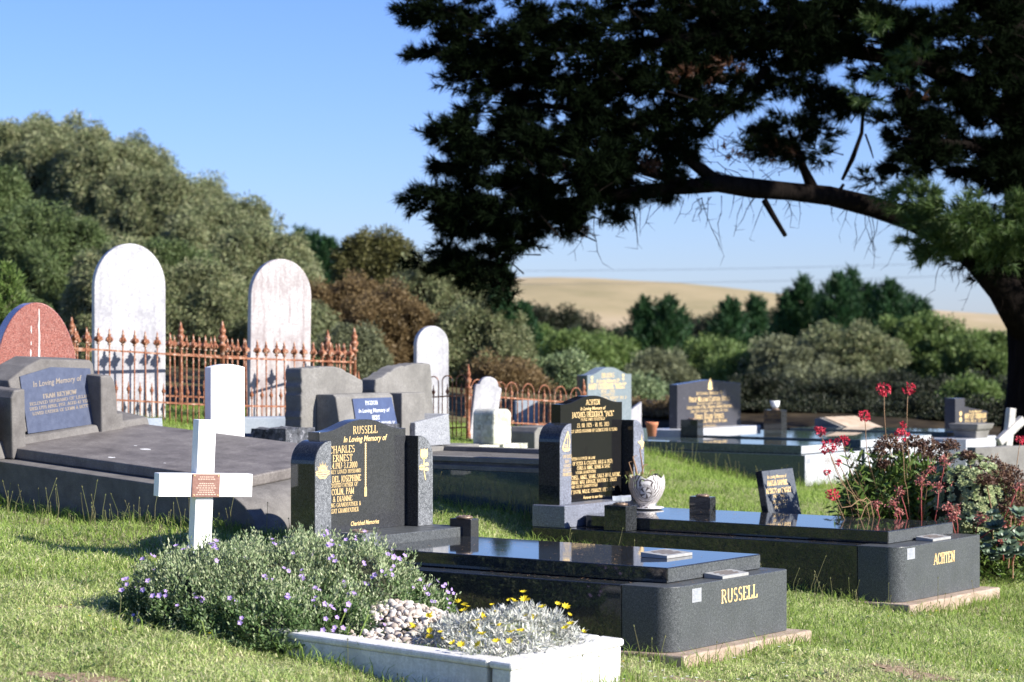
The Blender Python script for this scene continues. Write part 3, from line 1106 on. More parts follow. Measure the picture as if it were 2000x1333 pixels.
bronze_plaque(g, -.085, y_, .3005, .125, .27)

# ---- Brooks grave (green granite) behind the lawn
S_B = dict(kerb='green_granite', ledger='green_granite', end='pale_end_granite', plinth='pale_end_granite', tablet='slate_tablet', side='green_granite', face='slate_tablet')
M = mat_of((2.97, 24.5, 0), YAW)
g = empty('granite_grave', 'green granite grave whose pale blue headstone bears two gold roses', 'grave', (0, 0, 0), mat=M, group='modern granite graves')
grave_base(M, g, S_B, 1.22, 3.1, .11, .425, (-2.6, -.13, .15, 1.07), .515, dict(r=.03))
weathered_foundation(g, 3.1, 1.2, -.08, .11, .07, 7)
obj('plinth', MB().box(-3.08, -2.66, .2, 1.2, .426, .60), 'green_granite', g, .005)
hb = obj('headstone', MB().prism(tablet_profile(.30, 1.18, .60, 1.205, 1.285), -3.0, -2.86, 'x'), 'slate_tablet', g, .003)
obj('headstone_side', MB().box(-2.998, -2.864, .294, .2995, .61, 1.195), 'green_granite', hb)
xt = -2.86
lines(M, xt, [('BROOKS', 1175, 1200, 729, 738), ('In Loving Memory Of', 1165, 1210, 740, 747, 'f'), ('MARY CATHERINE "MOLLY"', 1150, 1223, 749, 760),
              ('1924 - 1991', 1173, 1201, 762, 768), ('LOVED WIFE OF', 1174, 1200, 769.5, 773.5), ('ALAN BROOKS, MERRITT (DEC. D)', 1160, 1225, 775, 780), ('MOTHER OF', 1180, 1204, 782, 786)], 'gold_letters', hb, bold=.9)
rose(M, xt, 1156, 735, 752, hb)
rose(M, xt, 1217, 731, 747, hb)
lines(M, .0004, [('BROOKS', 1610, 1650, 893, 906)], 'faded_gold', g, bold=.8)
maker_sticker(M, g, .0016, (1575, 1584, 895, 907))

# ---- Stokes double grave
S_S = dict(kerb='green_granite', ledger='green_granite', end='pale_end_granite', plinth='pale_end_granite', tablet='charcoal_tablet', side='charcoal_tablet', face='charcoal_tablet')
M = mat_of((3.74, 25.62, 0), YAW)
g = empty('granite_grave', 'wide double granite grave with a black headstone whose top is gabled', 'grave', (0, 0, 0), mat=M, group='modern granite graves')
grave_base(M, g, S_S, 2.0, 2.85, .11, .435, (-2.32, -.13, .15, 1.85), .525, dict(r=.03))
weathered_foundation(g, 2.85, 2.0, -.08, .11, .05, 9)
obj('plinth', MB().box(-2.86, -2.36, .10, 1.9, .436, .575), 'pale_end_granite', g, .005)
M2 = M
ya, za = on_x(M, -2.62, 1323, 752)
yb, _ = on_x(M, -2.62, 1447, 749)
yc, zc = on_x(M, -2.62, 1386, 742)
_, zr = on_x(M, -2.62, 1447, 749)
hb = obj('headstone', MB().prism([(ya, .5755), (ya, za), (yc, zc), (yb, zr), (yb, .5755)], -2.73, -2.62, 'x'), 'charcoal_tablet', g, .004)
lines(M, -2.62, [('In Loving Memory Of', 1360, 1412, 764.5, 771), ('Philip William Clifford Stokes', 1346, 1426, 774, 784), ('Beloved husband of Doris', 1362, 1410, 785.5, 790),
                 ('Loved father of Bill, Barbara, Robyn & Katrina', 1342, 1430, 791.5, 797.5), ('Died 12th October 1982, aged 76 years.', 1349, 1423, 799.5, 805),
                 ('Doris Ellen Stokes', 1357, 1414, 807, 818), ('Died 28th April 1997 aged 88 years', 1350, 1420, 819.5, 826), ('At peace & rest.', 1372, 1400, 829, 833.5)], 'gold_letters', hb, bold=.9)
m = MB()
yc, zc = on_x(M, -2.62, 1387, 753)
disc(m, -2.6185, yc, zc, .045, .05, 10)
disc(m, -2.618, yc, zc - .035, .06, .02, 8)
poly(m, -2.6182, [(yc - .03, zc + .04), (yc, zc + .085), (yc + .03, zc + .04)])
put('emblem', m.mesh('emblem'), 'gold_letters', hb, fix=False)
y1_, _ = on_x(M, -2.2, 1325, 850)
vase_block(g, -2.30, -2.08, -.02 + .03, .14, .436, .70, 'polished_dark')
vb = vase_block(g, -2.30, -2.06, 1.86, 1.99, .436, .76, 'polished_dark')

# ---- third kerb beyond, without headstone in sight
M = mat_of((5.02, 27.5, 0), YAW)
g = empty('granite_grave', 'low pale granite grave kerb behind the red flowering plant', 'grave', (0, 0, 0), mat=M, group='modern granite graves')
obj('kerb', MB().box(-2.4, 0, .0, 1.15, .11, .46), 'pale_end_granite', g, .006)
obj('ledger', MB().box(-2.2, -.15, .15, 1.0, .461, .53), 'green_granite', g, .005)


# ------------------------------------------------------------------ the tilted concrete grave on the left
def tilted(loc, yaw, s_l, s_w):
    """frame whose local x points to the foot and which rises s_l per metre to the head, s_w per metre to the back"""
    ex = Vector((math.cos(yaw), math.sin(yaw), -s_l)).normalized()
    ey = Vector((-math.sin(yaw), math.cos(yaw), s_w))
    ey = (ey - ex * ey.dot(ex)).normalized()
    ez = ex.cross(ey)
    m = Matrix((ex, ey, ez)).transposed().to_4x4()
    m.translation = Vector(loc)
    return m


M = tilted((-1.556, 14.9, .350), YAW, .068, .09)
g = empty('concrete_grave', 'wide weathered concrete grave with a sky tinted plaque', 'grave', (0, 0, 0), mat=M)
g['label'] = 'wide weathered concrete grave sunk to one side, sky tinted plaque at its head'
W_ = 1.50
L_ = 2.95
# kerb walls whose foot rolls over in a quarter round
prof = [(-L_, -.05), (-L_, .30)]
for i in range(13):
    a = R(90 - 90 * i / 12)
    prof.append((-.30 + .30 * math.cos(a), .0 + .30 * math.sin(a)))
prof.append((0, -.05))
obj('kerb', MB().prism([(p[0], p[1]) for p in prof], 0, W_, 'y'), 'concrete', g, .008)
rr = random.Random(4)
sl = [(-2.42, .13), (-.30, .13), (-.30, W_ - .06), (-2.42, W_ - .06)]
obj('slab', MB().prism(sl, .301, .375, 'z'), 'slab_concrete', g, .012)
obj('foot_block', MB().prism([(-.42, .301), (-.28, .301), (-.20, .33), (-.42, .345)], .75, W_ - .02, 'y'), 'concrete', g, .01)
# headstone
y0, z0 = on_x(M, -2.44, 56, 848)
y1, z1 = on_x(M, -2.44, 190, 828)
yt0, zt0 = on_x(M, -2.52, 38, 736)
yt1, zt1 = on_x(M, -2.52, 175, 720)
# pedestal under the tablet
obj('pedestal', MB().prism([(-2.95, .301), (-2.36, .301), (-2.40, .42), (-2.95, .46)], -.02, W_ - .02, 'y'), 'concrete', g, .012)


def lean_prism(pts, xa, xb, dx, z_ref, zh):
    """polygon in y,z whose plane leans back by dx over the height zh"""
    m = MB()
    n = len(pts)
    def f(p, x):
        return (x - dx * (p[1] - z_ref) / zh, p[0], p[1])
    m.add([f(p, xa) for p in pts] + [f(p, xb) for p in pts],
          [tuple(range(n))[::-1], tuple(range(n, 2 * n))] + [(i, (i + 1) % n, n + (i + 1) % n, n + i) for i in range(n)])
    return m


zc0 = .44
tp = [(y0 - .06, zc0), (yt0 - .10, zt0 - .02), (yt0 + .08, zt0 + .06), (yt0 + .22, zt0 + .10), (yt1 + .02, zt1 + .055), (yt1 + .045, zt1 + .03), (y1 + .045, zc0)]
dx = .10
hs = obj('headstone', lean_prism(tp, -2.72, -2.455, dx, zc0, .55), 'concrete', g, .012)
pp = [(y0, z0), (yt0, zt0), (yt0 + (yt1 - yt0) * .45, zt0 + .035), (yt1, zt1), (y1, z1)]
obj('blue_plaque', lean_prism(pp, -2.46, -2.446, dx, zc0, .55), 'sky_tinted_plaque', hs, .002)
mb = MB()
for txt, v, h, a, b, sty in (('In Loving Memory of', .80, .10, .16, .86, 'f'), ('FRAN REYNOW', .575, .08, .28, .76, 's'), ('BELOVED HUSBAND OF LILLIAN', .485, .055, .08, .96, 's'),
                             ('DIED 17TH APRIL 1952. AGED 42 YEARS', .40, .055, .07, .98, 's'), ('LOVED FATHER OF LYNN & BETTY', .31, .055, .10, .93, 's')):
    tmp = MB()
    (font_text if sty == 'f' else stroke_text)(tmp, txt, a, b, v, h, 0)
    vs = []
    for (_, u, vv) in tmp.v:
        vv += (u - .5) * .02
        yy = (y0 * (1 - vv) + yt0 * vv) * (1 - u) + (y1 * (1 - vv) + yt1 * vv) * u
        zz = (z0 * (1 - u) + z1 * u) * (1 - vv) + (zt0 * (1 - u) + zt1 * u) * vv
        vs.append((-2.4445 - dx * (zz - zc0) / .55, yy, zz))
    mb.add(vs, tmp.f)
put('inscription', mb.mesh('inscription'), 'faded_gold', hs, fix=False)
# scrolled side wings that stand forward of the tablet
yr0, zr0 = on_x(M, -2.36, 197, 735)
yr1, _ = on_x(M, -2.36, 224, 735)
yr2, zr2 = on_x(M, -2.36, 241, 807)
pr = [(yr0, .302), (yr0, zr0), (yr0 + (yr1 - yr0) * .75, zr0 - .005), (yr1, zr0 - .05), (yr1 + .02, zr0 - .16), (yr1 + .022, zr2), (yr2, zr2), (yr2, .302)]
obj('side_wing', MB().prism(pr, -2.70, -2.36, 'x'), 'concrete', g, .012)
yl1, zl1 = on_x(M, -2.30, 49, 760)
yl0, _ = on_x(M, -2.30, 22, 760)
yl2, _ = on_x(M, -2.30, 6, 770)
wl = obj('side_wing', MB().prism([(yl0, .302), (yl0, zl1 - .05), (yl0 + .03, zl1), (yl1, zl1), (yl1, .302)], -2.74, -2.30, 'x'), 'concrete', g, .012)
obj('side_wing', MB().prism([(yl2 - .10, .302), (yl2 - .10, zl1 - .10), (yl2, zl1 - .08), (yl2, .302)], -2.70, -2.34, 'x'), 'concrete', g, .012)
obj('side_wing', MB().prism([(yl0 - .3, .302), (yl0 - .3, zl1 - .03), (yl0 - .02, zl1 - .02), (yl0 - .02, .302)], -2.84, -2.52, 'x'), 'concrete', g, .012)

# ------------------------------------------------------------------ upright old stones
def arch_pts(w_, h, n=24, spring=None, pointy=0.0):
    spring = w_ / 2 if spring is None else spring
    pts = [(-w_ / 2, 0)]
    for i in range(n + 1):
        a = math.pi - math.pi * i / n
        c, s_ = math.cos(a), math.sin(a)
        pts.append((w_ / 2 * c, h - spring + spring * (s_ ** (1 + pointy))))
    return pts + [(w_ / 2, 0)]


def stele(name, label, cat, px, pyt, d, w_, th, zbase, az, mat, mat_side=None, spring=None, roll=0.0, group=None, pts=None, lean=0.0):
    top = at(px, pyt, d)
    h = top.z - zbase
    m = Matrix.Rotation(R(az), 4, 'Z') @ Matrix.Rotation(R(lean), 4, 'Y') @ Matrix.Rotation(R(roll), 4, 'X')
    m.translation = Vector((top.x + h * math.sin(R(roll)) * math.cos(R(az + 90)) * 0, top.y, zbase))
    g = empty(name, label, cat, (0, 0, 0), mat=m, group=group)
    P = pts(w_, h) if pts else arch_pts(w_, h, spring=spring)
    b = obj('stone', MB().prism(P, -th, 0, 'x'), mat, g, .008)
    return g, m, h, b


OLD = -69.5
g, m, h, b = stele('marble_headstone', 'tallest white marble round topped stone behind the rusty spiked fence', 'headstone', 254, 476, 22.0, .655, .12, .80, OLD, 'marble', spring=.40, group='old white marble headstones')
obj('plinth', MB().box(-.22, .06, -.40, .40, -.10, .03), 'marble', g, .01)
g, m, h, b = stele('marble_headstone', 'white marble round topped stone stained brown and grey near its top', 'headstone', 546, 506, 23.3, .60, .12, .74, OLD, 'stained_marble', spring=.36, roll=-.8, group='old white marble headstones')
obj('plinth', MB().box(-.22, .06, -.38, .38, -.10, .03), 'marble', g, .01)
g, m, h, b = stele('marble_headstone', 'slim white marble round topped stone behind the grey double headstone', 'headstone', 845, 637, 25.2, .355, .10, .62, OLD, 'marble', spring=.20, group='old white marble headstones')


def shouldered(w_, h):
    pts = [(-w_ / 2 * .92, 0), (-w_ / 2, h * .80), (-w_ / 2 * .98, h * .845), (-w_ * .40, h * .86)]
    for i in range(13):
        a = math.pi - math.pi * i / 12
        pts.append((w_ * .36 * math.cos(a), h * .86 + h * .14 * math.sin(a)))
    pts += [(w_ * .40, h * .86), (w_ / 2 * .98, h * .845), (w_ / 2, h * .80), (w_ / 2 * .92, 0)]
    return pts


g, m, h, b = stele('marble_headstone', 'small white marble headstone with shoulders leaning to the right', 'headstone', 940, 735, 23.5, .275, .06, .62, OLD, 'marble', roll=-8.5, group='old white marble headstones', pts=shouldered)
g, m, h, b = stele('granite_headstone', 'red granite rounded headstone streaked white with bird droppings', 'headstone', 72, 591, 18.6, .655, .20, .78, -62, 'red_granite', spring=.62)
rr = random.Random(3)
for (u0, wv, a, bb) in ((.018, .014, .05, .62), (-.045, .008, .18, .24), (-.045, .008, .30, .33), (-.048, .010, .36, .42), (.25, .01, .85, .9)):
    mm = MB()
    ptsl = []
    n = 14
    for i in range(n + 1):
        t = a + (bb - a) * i / n
        ptsl.append((u0 + rr.uniform(-.002, .002), h - t, wv * (.35 + .65 * math.sin(math.pi * (i + .5) / (n + 1))) * rr.uniform(.7, 1.2)))
    for p, q in zip(ptsl[:-1], ptsl[1:]):
        mm.add([(.0015, p[0] - p[2] / 2, p[1]), (.0015, p[0] + p[2] / 2, p[1]), (.0015, q[0] + q[2] / 2, q[1]), (.0015, q[0] - q[2] / 2, q[1])], [(0, 1, 2, 3)])
    put('dropping_streak', mm.mesh('dropping_streak'), 'white_petal', b, fix=False)

# white painted timber upright with a slightly domed head
top = at(445, 712, 17.3)
zb = .62
m = mat_of((top.x, top.y, zb), R(-60), 0, 0)
g = empty('grave_marker', 'tall white painted timber post with a domed top behind the cross', 'grave marker', (0, 0, 0), mat=m)
h = top.z - zb
w_ = .262
obj('board', MB().prism([(-w_ / 2, -.1), (-w_ / 2, h - .022)] + [(-w_ / 2 + w_ * i / 12, h - .022 + .022 * math.sin(math.pi * i / 12)) for i in range(1, 12)] + [(w_ / 2, h - .022), (w_ / 2, -.1)], -.11, 0, 'x'), 'white_paint', g, .004)

# white cross with a copper plate
c0 = at(401, 948, 13.8)
m = Matrix.Translation(c0) @ Matrix.Rotation(R(-60), 4, 'Z') @ Matrix.Rotation(R(-2.1), 4, 'X') @ Matrix.Rotation(R(1.0), 4, 'Y')
g = empty('wooden_cross', 'white painted wooden cross with a small copper name plate', 'cross', (0, 0, 0), mat=m)
pw = .054
obj('post', MB().box(-.088, -.004, -pw, pw, -.62, .372), 'white_paint', g, .003)
obj('crossbar', MB().box(-.066, .012, -.287, .287, -.066, .066), 'white_paint', g, .003)
pl = obj('name_plate', MB().box(.0125, .020, -.088, .082, -.068, .066), 'copper_plate', g, .003)
mb = MB()
for i in range(9):
    zz = .045 - i * .0125
    k = .045 + .018 * ((i * 7) % 3) / 2
    if i == 2:
        continue
    n = 7
    for j in range(n):
        a = -k + 2 * k * j / n
        mb.add([(.0208, a, zz), (.0208, a + 2 * k / n * .72, zz), (.0208, a + 2 * k / n * .72, zz + .006), (.0208, a, zz + .006)], [(0, 1, 2, 3)])
put('inscription', mb.mesh('inscription'), 'copper_letters', pl, fix=False)
for sy in (-.076, .070):
    for sz in (-.056, .054):
        s_ = MB().lathe([(.0045, 0), (.0045, .001), (.002, .003)], 8)
        s_.v = [(.020 + v[2], sy + v[0], sz + v[1]) for v in s_.v]
        obj('screw', s_, 'gold_letters', pl, 0, True)

# ------------------------------------------------------------------ double headstone of rock faced concrete
M = mat_of((.41, 17.3, 0), YAW)
g = empty('double_grave', 'double grave with two grey rock edged headstones and a blue plaque between', 'grave', (0, 0, 0), mat=M)
WP = 1.75
WK = 1.38
XK = -.25
obj('kerb', MB().box(-2.6, XK, 0, WK, .10, .655), 'green_granite', g, .006)
obj('kerb_band', MB().box(-2.6, XK, -.006, .012, .6555, .69), 'pale_concrete', g, .003)
obj('kerb_step', MB().box(-2.6, XK - .02, .02, WK - .02, .656, .715), 'kerb_concrete_dark', g, .006)
cp = obj('coping', MB().box(-2.6, XK - .01, .01, .11, .7155, .752), 'pale_concrete', g, .003)
obj('coping', MB().box(-2.6, XK - .01, WK - .11, WK - .01, .7155, .752), 'pale_concrete', g, .003)
obj('coping', MB().box(XK - .11, XK - .01, .111, WK - .111, .7155, .752), 'pale_concrete', g, .003)
obj('base', MB().box(-2.72, -2.1, .0, WP, .10, .752), 'pale_concrete', g, .006)


def rough_edge(pts, seed, amp=.008, step=.035):
    rr_ = random.Random(seed)
    out = []
    for (a, b) in zip(pts, pts[1:] + pts[:1]):
        L = math.hypot(b[0] - a[0], b[1] - a[1])
        n = max(1, int(L / step))
        for i in range(n):
            t = i / n
            j = amp if i else 0
            out.append((a[0] + (b[0] - a[0]) * t + rr_.uniform(-j, j), a[1] + (b[1] - a[1]) * t + rr_.uniform(-j, j)))
    return out


def pxpoly(xv, pp_):
    return [on_x(M, xv, *p) for p in pp_]


XF = -2.45
ls = pxpoly(XF, [(588, 850), (590, 719), (652, 716), (668, 720), (684, 729), (700, 739), (709, 743), (711, 850)])
o = obj('headstone', MB().prism(rough_edge(ls, 1), XF - .17, XF, 'x'), 'pale_concrete', g, .012)
ls = pxpoly(XF, [(732, 850), (734, 742), (752, 733), (775, 718), (812, 711), (841, 711), (843, 735), (848, 830), (848, 850)])
o = obj('headstone', MB().prism(rough_edge(ls, 2), XF - .16, XF, 'x'), 'pale_concrete', g, .012)
ya, zt = on_x(M, -2.25, 656, 771)
yb, _ = on_x(M, -2.25, 767, 771)
zt = 1.19
obj('centre_block', MB().prism([(XF + .001, .753), (-2.17, .753), (-2.25, zt - .02), (-2.28, zt), (XF + .001, zt)], ya, yb, 'y'), 'pale_concrete', g, .008)
yc, _ = on_x(M, -2.25, 785, 800)
obj('side_pillar', MB().box(XF + .001, -2.25, yc, yc + .30, .753, zt - .005), 'pale_concrete', g, .008)
Mp = M
yp0, zp1 = on_x(M, -2.245, 687, 779)
yp1, _ = on_x(M, -2.245, 763, 779)
zp1 = zt - .035
zp0 = zt - .30


def plq(y, z, off):
    t = (zt - .02 - z) / (zt - .02 - .753)
    return (-2.25 + .08 * t + off, y, z)


mb = MB()
P4 = [(yp0, zp0), (yp0, zp1), (yp1, zp1), (yp1 + .03, zp0)]
mb.add([plq(*p, .002) for p in P4] + [plq(*p, .012) for p in P4], [(0, 1, 2, 3), (4, 5, 6, 7), (0, 1, 5, 4), (1, 2, 6, 5), (2, 3, 7, 6), (3, 0, 4, 7)])
bp = obj('blue_plaque', mb, 'blue_dark_plaque', g, .002)
mb = MB()
for txt, v, hh, a, b_, sty in (('PIGDON', .80, .12, .30, .62, 's'), ('In Loving Memory of', .58, .12, .10, .90, 'f'), ('BERT', .36, .13, .42, .62, 's'), ('BELOVED HUSBAND OF', .22, .08, .36, .99, 's'), ('NELLY', .06, .10, .70, .94, 's')):
    tmp = MB()
    (font_text if sty == 'f' else stroke_text)(tmp, txt, yp0 + (yp1 - yp0) * a, yp0 + (yp1 - yp0) * b_, zp0 + (zp1 - zp0) * v, (zp1 - zp0) * hh, 0, *(() if sty == 'f' else (1.1,)))
    mb.add([plq(v_[1], v_[2], .0135) for v_ in tmp.v], tmp.f)
put('inscription', mb.mesh('inscription'), 'pale_letters', bp, fix=False)
y0_, zq = on_x(M, -2.2, 811, 826)
y1_, _ = on_x(M, -2.2, 877, 815)
zq0 = 1.0
obj('end_block', MB().prism([(y0_, .753), (y0_, zq), (y1_, zq + .06), (y1_ + .02, .753)], -2.56, -2.2, 'x'), 'pale_granite', g, .006)

# ---- rock faced kerb and slabs behind the concrete grave
def rock_box(c, s, rz, seed, mat, name='rock', parent=None, amp=.018, sub=5):
    import bmesh
    bm = bmesh.new()
    bmesh.ops.create_cube(bm, size=1)
    bmesh.ops.subdivide_edges(bm, edges=bm.edges, cuts=sub, use_grid_fill=True)
    from mathutils import noise as nz
    o_ = Vector((seed * 3.1, seed * 1.7, 0))
    for v in bm.verts:
        p = Vector((v.co.x * s[0], v.co.y * s[1], v.co.z * s[2]))
        n_ = nz.noise_vector(p * 9 + o_) + nz.noise_vector(p * 22 + o_) * .5
        v.co = p + n_ * amp
    me = bpy.data.meshes.new(name)
    bm.to_mesh(me)
    bm.free()
    o = put(name, me, mat, parent)
    if parent is None:
        o.location = c
        o.rotation_euler = (0, 0, rz)
    else:
        me.transform(mat_of(c, rz))
    return o


k0 = at(310, 868, 19.0)
k1 = at(545, 878, 17.9)
mid = (k0 + k1) / 2
ln = (k1 - k0).length
g = empty('rock_kerb_grave', 'grave kerb of dark rough split stone behind the concrete grave', 'grave', (mid.x, mid.y, mid.z - .12), YAW)
rock_box((0, 0, .02), (ln + .3, .22, .24), 0, 2, 'rough_dark_stone', 'kerb', g)
rock_box((-.1, .9, .06), (ln + .4, .2, .22), 0, 3, 'rough_dark_stone', 'kerb', g)
rock_box((ln / 2 - .05, -.05, .10), (.34, .34, .36), 0, 5, 'rough_dark_stone', 'corner_stone', g)
rock_box((ln / 2 - .02, .9, .10), (.34, .34, .36), 0, 8, 'rough_dark_stone', 'corner_stone', g)
p = at(272, 865, 19.4)
o = obj('stone_slab', MB().box(-.05, .05, -.19, .19, -.08, .19), 'blueslab', None, .006)
o.location = p
o.rotation_euler = (0, R(-12), R(-62))
tag(o, 'small pale blue grey slab leaning at the end of the concrete grave', 'slab')
p = at(534, 850, 20.6)
o = obj('stone_slab', MB().box(-.16, .16, -.36, .36, -.10, .155), 'blueslab', None, .008)
o.location = p
o.rotation_euler = (0, 0, R(-70))
tag(o, 'wide pale blue slab at the foot of the stained marble stone', 'slab')

# ---- lichen covered post on stone blocks
p = at(961, 868, 22.2)
g = empty('stone_marker', 'squat lichen covered stone post on two rough blocks', 'grave marker', (p.x, p.y, p.z), R(-40))
obj('pillar', MB().prism(rough_edge([(-.13, 0), (-.125, .29), (-.09, .325), (.09, .325), (.125, .29), (.13, 0)], 6, .004), -.13, .13, 'x'), 'lichen_stone', g, .02)
rock_box((.02, -.22, -.07), (.26, .30, .15), 0, 11, 'lichen_stone', 'base_block', g, .008)
rock_box((.03, .12, -.07), (.30, .34, .15), 0, 12, 'lichen_stone', 'base_block', g, .008)
# ---- marker behind the hoop fence
p = at(1031, 848, 27.0)
o = obj('stone_tablet', MB().prism(rough_edge([(-.145, 0), (-.145, .37), (.145, .385), (.145, 0)], 9, .003), -.06, 0, 'x'), 'blueslab', None, .008)
o.location = p
o.rotation_euler = (0, 0, R(-68))
tag(o, 'plain pale grey tablet behind the hoop topped fence', 'headstone')
p = at(1045, 872, 23.5)
o = obj('concrete_block', MB().prism([(-.16, -.12), (-.16, .14), (-.11, .19), (.3, .19), (.3, -.12)], -.25, .15, 'x'), 'pale_concrete', None, .01)
o.location = p
o.rotation_euler = (0, 0, R(-45))
tag(o, 'pale concrete block with a chamfered edge left of the headstone with the sailboat emblem', 'block')
# ---- white tilted slab right of BROOKS
p = at(1240, 822, 27.5)
o = obj('stone_tablet', MB().prism([(-.075, -.1), (-.085, .10), (.085, .215), (.085, -.1)], -.06, 0, 'x'), 'marble', None, .006)
o.location = p
o.rotation_euler = (0, 0, R(-68))
tag(o, 'small bright white slab with a sloping top beside the pale blue headstone', 'headstone')
# ---- terracotta pot
p = at(1273, 853, 26.0)
m_ = MB().lathe([(.045, 0), (.062, .12), (.068, .125), (.070, .155), (.060, .155), (.055, .13), (.04, .12)], 20)
o = obj('flower_pot', m_, 'terracotta', None, 0, True)
o.location = p
tag(o, 'small orange terracotta flower pot left of the gabled black headstone', 'flower pot')
# ---- white cup on the vase block
Mst = mat_of((3.74, 25.62, 0), YAW)
q = Mst @ Vector((-2.18, 1.92, .782))
m_ = MB().lathe([(.035, 0), (.05, .03), (.058, .085), (.052, .085), (.044, .03), (.02, .015)], 16)
o = obj('white_cup', m_, 'white_cup', None, 0, True)
o.location = q
tag(o, 'small white cup standing on a black granite block', 'cup')
# ---- tan sloping desk tablet
p = at(1665, 842, 29.5)
g = empty('desk_headstone', 'low tan sloping desk shaped headstone in the shade edge', 'headstone', (p.x, p.y, p.z - .05), R(-48))
obj('base', MB().prism([(-.30, 0), (.30, 0), (.30, .06), (-.22, .215), (-.30, .20)], -.36, .36, 'y'), 'pale_concrete', g, .01)
obj('tablet', MB().add([(.27, -.30, .071), (.27, .30, .071), (-.20, .30, .2125), (-.20, -.30, .2125), (.27, -.30, .082), (.27, .30, .082), (-.20, .30, .2235), (-.20, -.30, .2235)],
                       [(0, 1, 2, 3), (4, 5, 6, 7), (0, 1, 5, 4), (1, 2, 6, 5), (2, 3, 7, 6), (3, 0, 4, 7)]), 'tan_concrete', g, .004)
# ---- dark low grave in the shade
p = at(1515, 838, 44)
g = empty('low_grave', 'low dark grave kerb in the shade right of the gabled black headstone', 'grave', (p.x, p.y, p.z - .1), YAW)
obj('kerb', MB().box(-1.1, .9, -.5, .7, 0, .34), 'kerb_concrete_dark', g, .01)
obj('slab', MB().box(-1.0, .8, -.4, .6, .341, .40), 'kerb_concrete_dark', g, .01)
obj('headstone', MB().prism([(-.40, .34), (-.40, .50), (.30, .51), (.30, .34)], -.95, -.85, 'x'), 'kerb_concrete_dark', g, .01)

# ---- right hand headstone with a taller side panel
M = mat_of(at(1872, 836, 29.0), R(-48))
g = empty('granite_headstone', 'dark grey headstone with a taller blue side panel and gold lettering', 'headstone', (0, 0, 0), mat=M)
ya, _ = on_x(M, 0, 1863, 800)
yb, zb = on_x(M, 0, 1882, 778)
yc, zc = on_x(M, 0, 1930, 804)
yd, zd = on_x(M, 0, 1882, 794)
obj('side_panel', MB().box(-.14, .02, ya, yb, -.25, zb), 'charcoal_tablet', g, .004)
tb = obj('tablet', MB().prism([(yb + .001, -.25), (yb + .001, zd), (yc, zc), (yc, -.25)], -.12, -.01, 'x'), 'charcoal_tablet', g, .004)
lines(M, -.01, [('In Loving Memory of', 1893, 1917, 801, 806, 'f'), ('MARY E.P. CHEROGHI', 1882, 1926, 808, 817), ('14th Nov 22 Sep', 1882, 1927, 818.5, 825)], 'gold_letters', tb, bold=.9)
mb = MB()
for z_ in (.02, .10, .17):
    disc(mb, .0215, (ya + yb) / 2 + .01, z_, .025, .03, 8)
put('emblem', mb.mesh('emblem'), 'gold_letters', g, fix=False)
p = at(1897, 858, 27.6)
g = empty('stone_urn_base', 'lumpy concrete pedestal with a waist in front of the dark grey headstone', 'pedestal', (p.x, p.y, p.z), R(-38))
m_ = MB()
for (za, zb_, sa, sb) in ((0, .10, .13, .15), (.10, .115, .15, .17), (.115, .18, .17, .19)):
    m_.add([(x * sa, y * sa * 1.1, za) for x, y in ((-1, -1), (1, -1), (1, 1), (-1, 1))] + [(x * sb, y * sb * 1.1, zb_ - .0006) for x, y in ((-1, -1), (1, -1), (1, 1), (-1, 1))],
           [(0, 1, 2, 3), (4, 5, 6, 7), (0, 1, 5, 4), (1, 2, 6, 5), (2, 3, 7, 6), (3, 0, 4, 7)])
obj('pedestal', m_, 'pale_concrete', g, .012)
M = mat_of(at(1895, 878, 27.2), YAW)
g = empty('granite_grave', 'pale granite kerb step in front of the lumpy pedestal', 'grave', (0, 0, 0), mat=M)
obj('kerb', MB().box(-.5, .02, -.15, .42, -.5, .115), 'pale_end_granite', g, .004)
# ---- grey concrete kerb on the right edge
p = at(1905, 925, 23.0)
g = empty('concrete_kerb', 'grey concrete grave kerb with cracked corner at the right edge', 'grave kerb', (p.x, p.y, p.z), R(-58))
obj('end_wall', MB().prism(rough_edge([(-.005, -.15), (.0, .245), (1.3, .25), (1.3, -.15)], 21, .004, .08), -.12, 0, 'x'), 'pale_concrete', g, .008)
obj('corner_chip', MB().box(.001, .018, .06, .09, -.1, .19), 'kerb_concrete_dark', g, .004)
# ---- broken wooden cross
c0 = at(1976, 835, 25.2)
m = Matrix.Translation(c0) @ Matrix.Rotation(R(-58), 4, 'Z') @ Matrix.Rotation(R(-8), 4, 'X')
g = empty('stone_cross', 'leaning grey weathered cross at the right edge under the pine', 'cross', (0, 0, 0), mat=m)
obj('post', MB().box(-.07, -.004, -.045, .045, -.22, .20), 'timber_grey', g, .006)
arm = MB().box(-.05, .014, -.20, .21, -.045, .045)
o = obj('crossbar', arm, 'timber_grey', g, .006)
o.rotation_euler = (R(42), 0, 0)
o.location = (0, .0, -.04)

